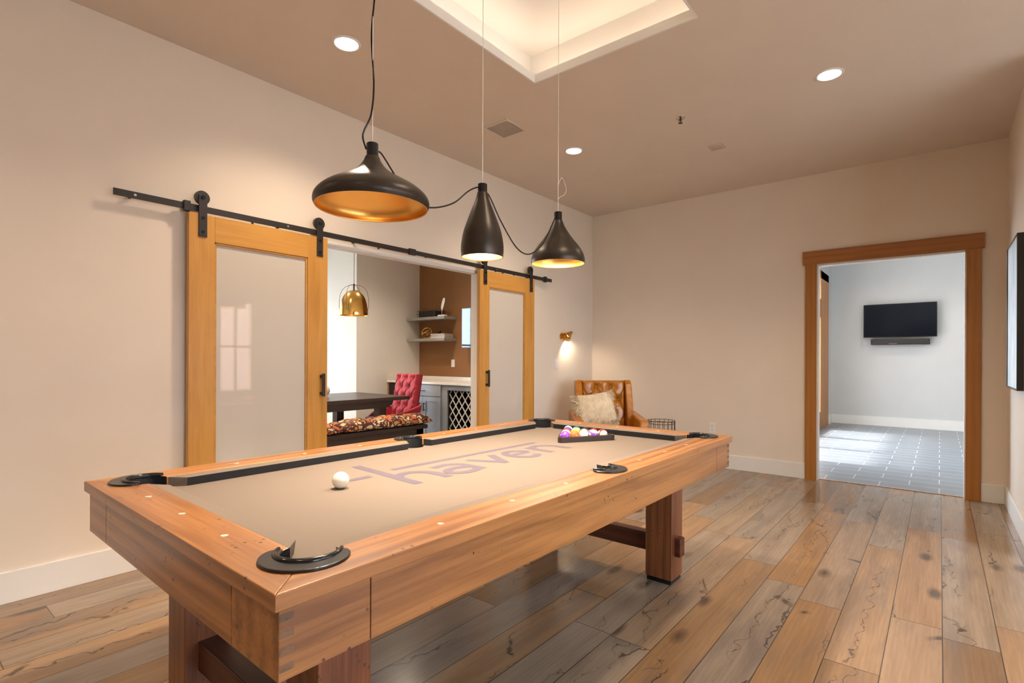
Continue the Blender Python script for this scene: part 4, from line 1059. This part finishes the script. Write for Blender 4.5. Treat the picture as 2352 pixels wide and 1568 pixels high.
bm = bmesh.new(); tube(bm, [(-.01, 0, .02), (-.01, 0, .09), (.02, 0, .16)], .004, 8); obj('stem', bm, 'quartz', t, smooth=True)
bm = bmesh.new(); fp = [(-.012, .085), (-.028, .12), (-.022, .17), (.0, .23), (.022, .268), (.048, .262), (.050, .22), (.035, .17), (.012, .12)]
lo = [bm.verts.new((a, -.004, b)) for a, b in fp]; hi = [bm.verts.new((a, .006, b)) for a, b in fp]; bm.faces.new(lo); bm.faces.new(hi[::-1])
for i in range(len(fp)): bm.faces.new((lo[i], hi[i], hi[(i+1) % len(fp)], lo[(i+1) % len(fp)]))
obj('feather', bm, 'plastic', t, bevel=.002)
t = thing('wire_orb', 'gold strap orb on the lower shelf', 'ornament', (-5.97, 5.33, 1.512+.084))
for k2 in range(4):
    bm = bmesh.new(); mt = Matrix.Rotation(k2*PI/4+.3, 3, 'Z') @ Matrix.Rotation(.5*k2, 3, 'X'); rr = .081-.0005*k2
    tube(bm, [mt @ Vector((rr*math.cos(a*PI/18), 0, rr*math.sin(a*PI/18))) for a in range(36)], .0055, 8, True); obj('ring', bm, 'gold', t, smooth=True)
for i, (mt, lb, dx_) in enumerate((('bookw', 'white book at the bottom of the stack on the lower shelf', 0), ('bookb', 'black book in the middle of the stack on the lower shelf', .01), ('bookp', 'dusty pink book on top of the stack on the lower shelf', -.005))):
    t = thing('book', lb, 'book', (-5.67+dx_, 5.345, 1.512+i*.0212), 0, 'stacked books on the lower shelf')
    obj('cover', bxs((-.15, .15, -.09, .09, 0, .003), (-.15, .15, -.09, .09, .018, .021), (-.15, .15, .087, .09, .003, .018)), mt, t); obj('page_block', bxs((-.146, .146, -.086, .087, .003, .018)), 'paper', t)
t = thing('black_figurine', 'small black rounded ornament on top of the stacked books', 'ornament', (-5.72, 5.345, 1.512+.0636))
bm = bmesh.new(); sphere(bm, (0, 0, .028), .028, 18); sphere(bm, (-.035, 0, .018), .018, 14, (1.4, 1, 1)); obj('body', bm, 'blackgloss', t, smooth=True)

# ================================================================ TELEVISION ROOM
t = thing('wall_television', 'flat black television on the wall beyond the doorway', 'television', (-.571, HY, 1.935))
obj('housing', bxs((-.536, .536, -.13, -.09, -.305, .305)), 'blackgloss', t, bevel=.003)
obj('screen', bxs((-.525, .525, -.1315, -.13, -.290, .295)), 'screendim', t); obj('wall_bracket', bxs((-.2, .2, -.09, 0, -.12, .12)), 'black', t)
t = thing('soundbar', 'black soundbar mounted below the television beyond the doorway', 'soundbar', (-.563, HY, 1.548))
obj('body', bxs((-.43, .43, -.13, -.03, -.052, .05)), 'black', t, bevel=.012); obj('bracket', bxs((-.1, .1, -.03, 0, -.03, .03)), 'black', t)
obj('badge', bxs((-.16, -.04, -.1312, -.13, -.036, -.028)), 'chrome', t)
for xx, yy, lb in ((-.6, 10.6, 'recessed ceiling light in front of the far room television'), (.9, 10.6, 'recessed ceiling light to the right of the far room television'), (-.6, 8.2, 'recessed ceiling light just beyond the doorway')): downlight(xx, yy, lb, 3.4, 60)
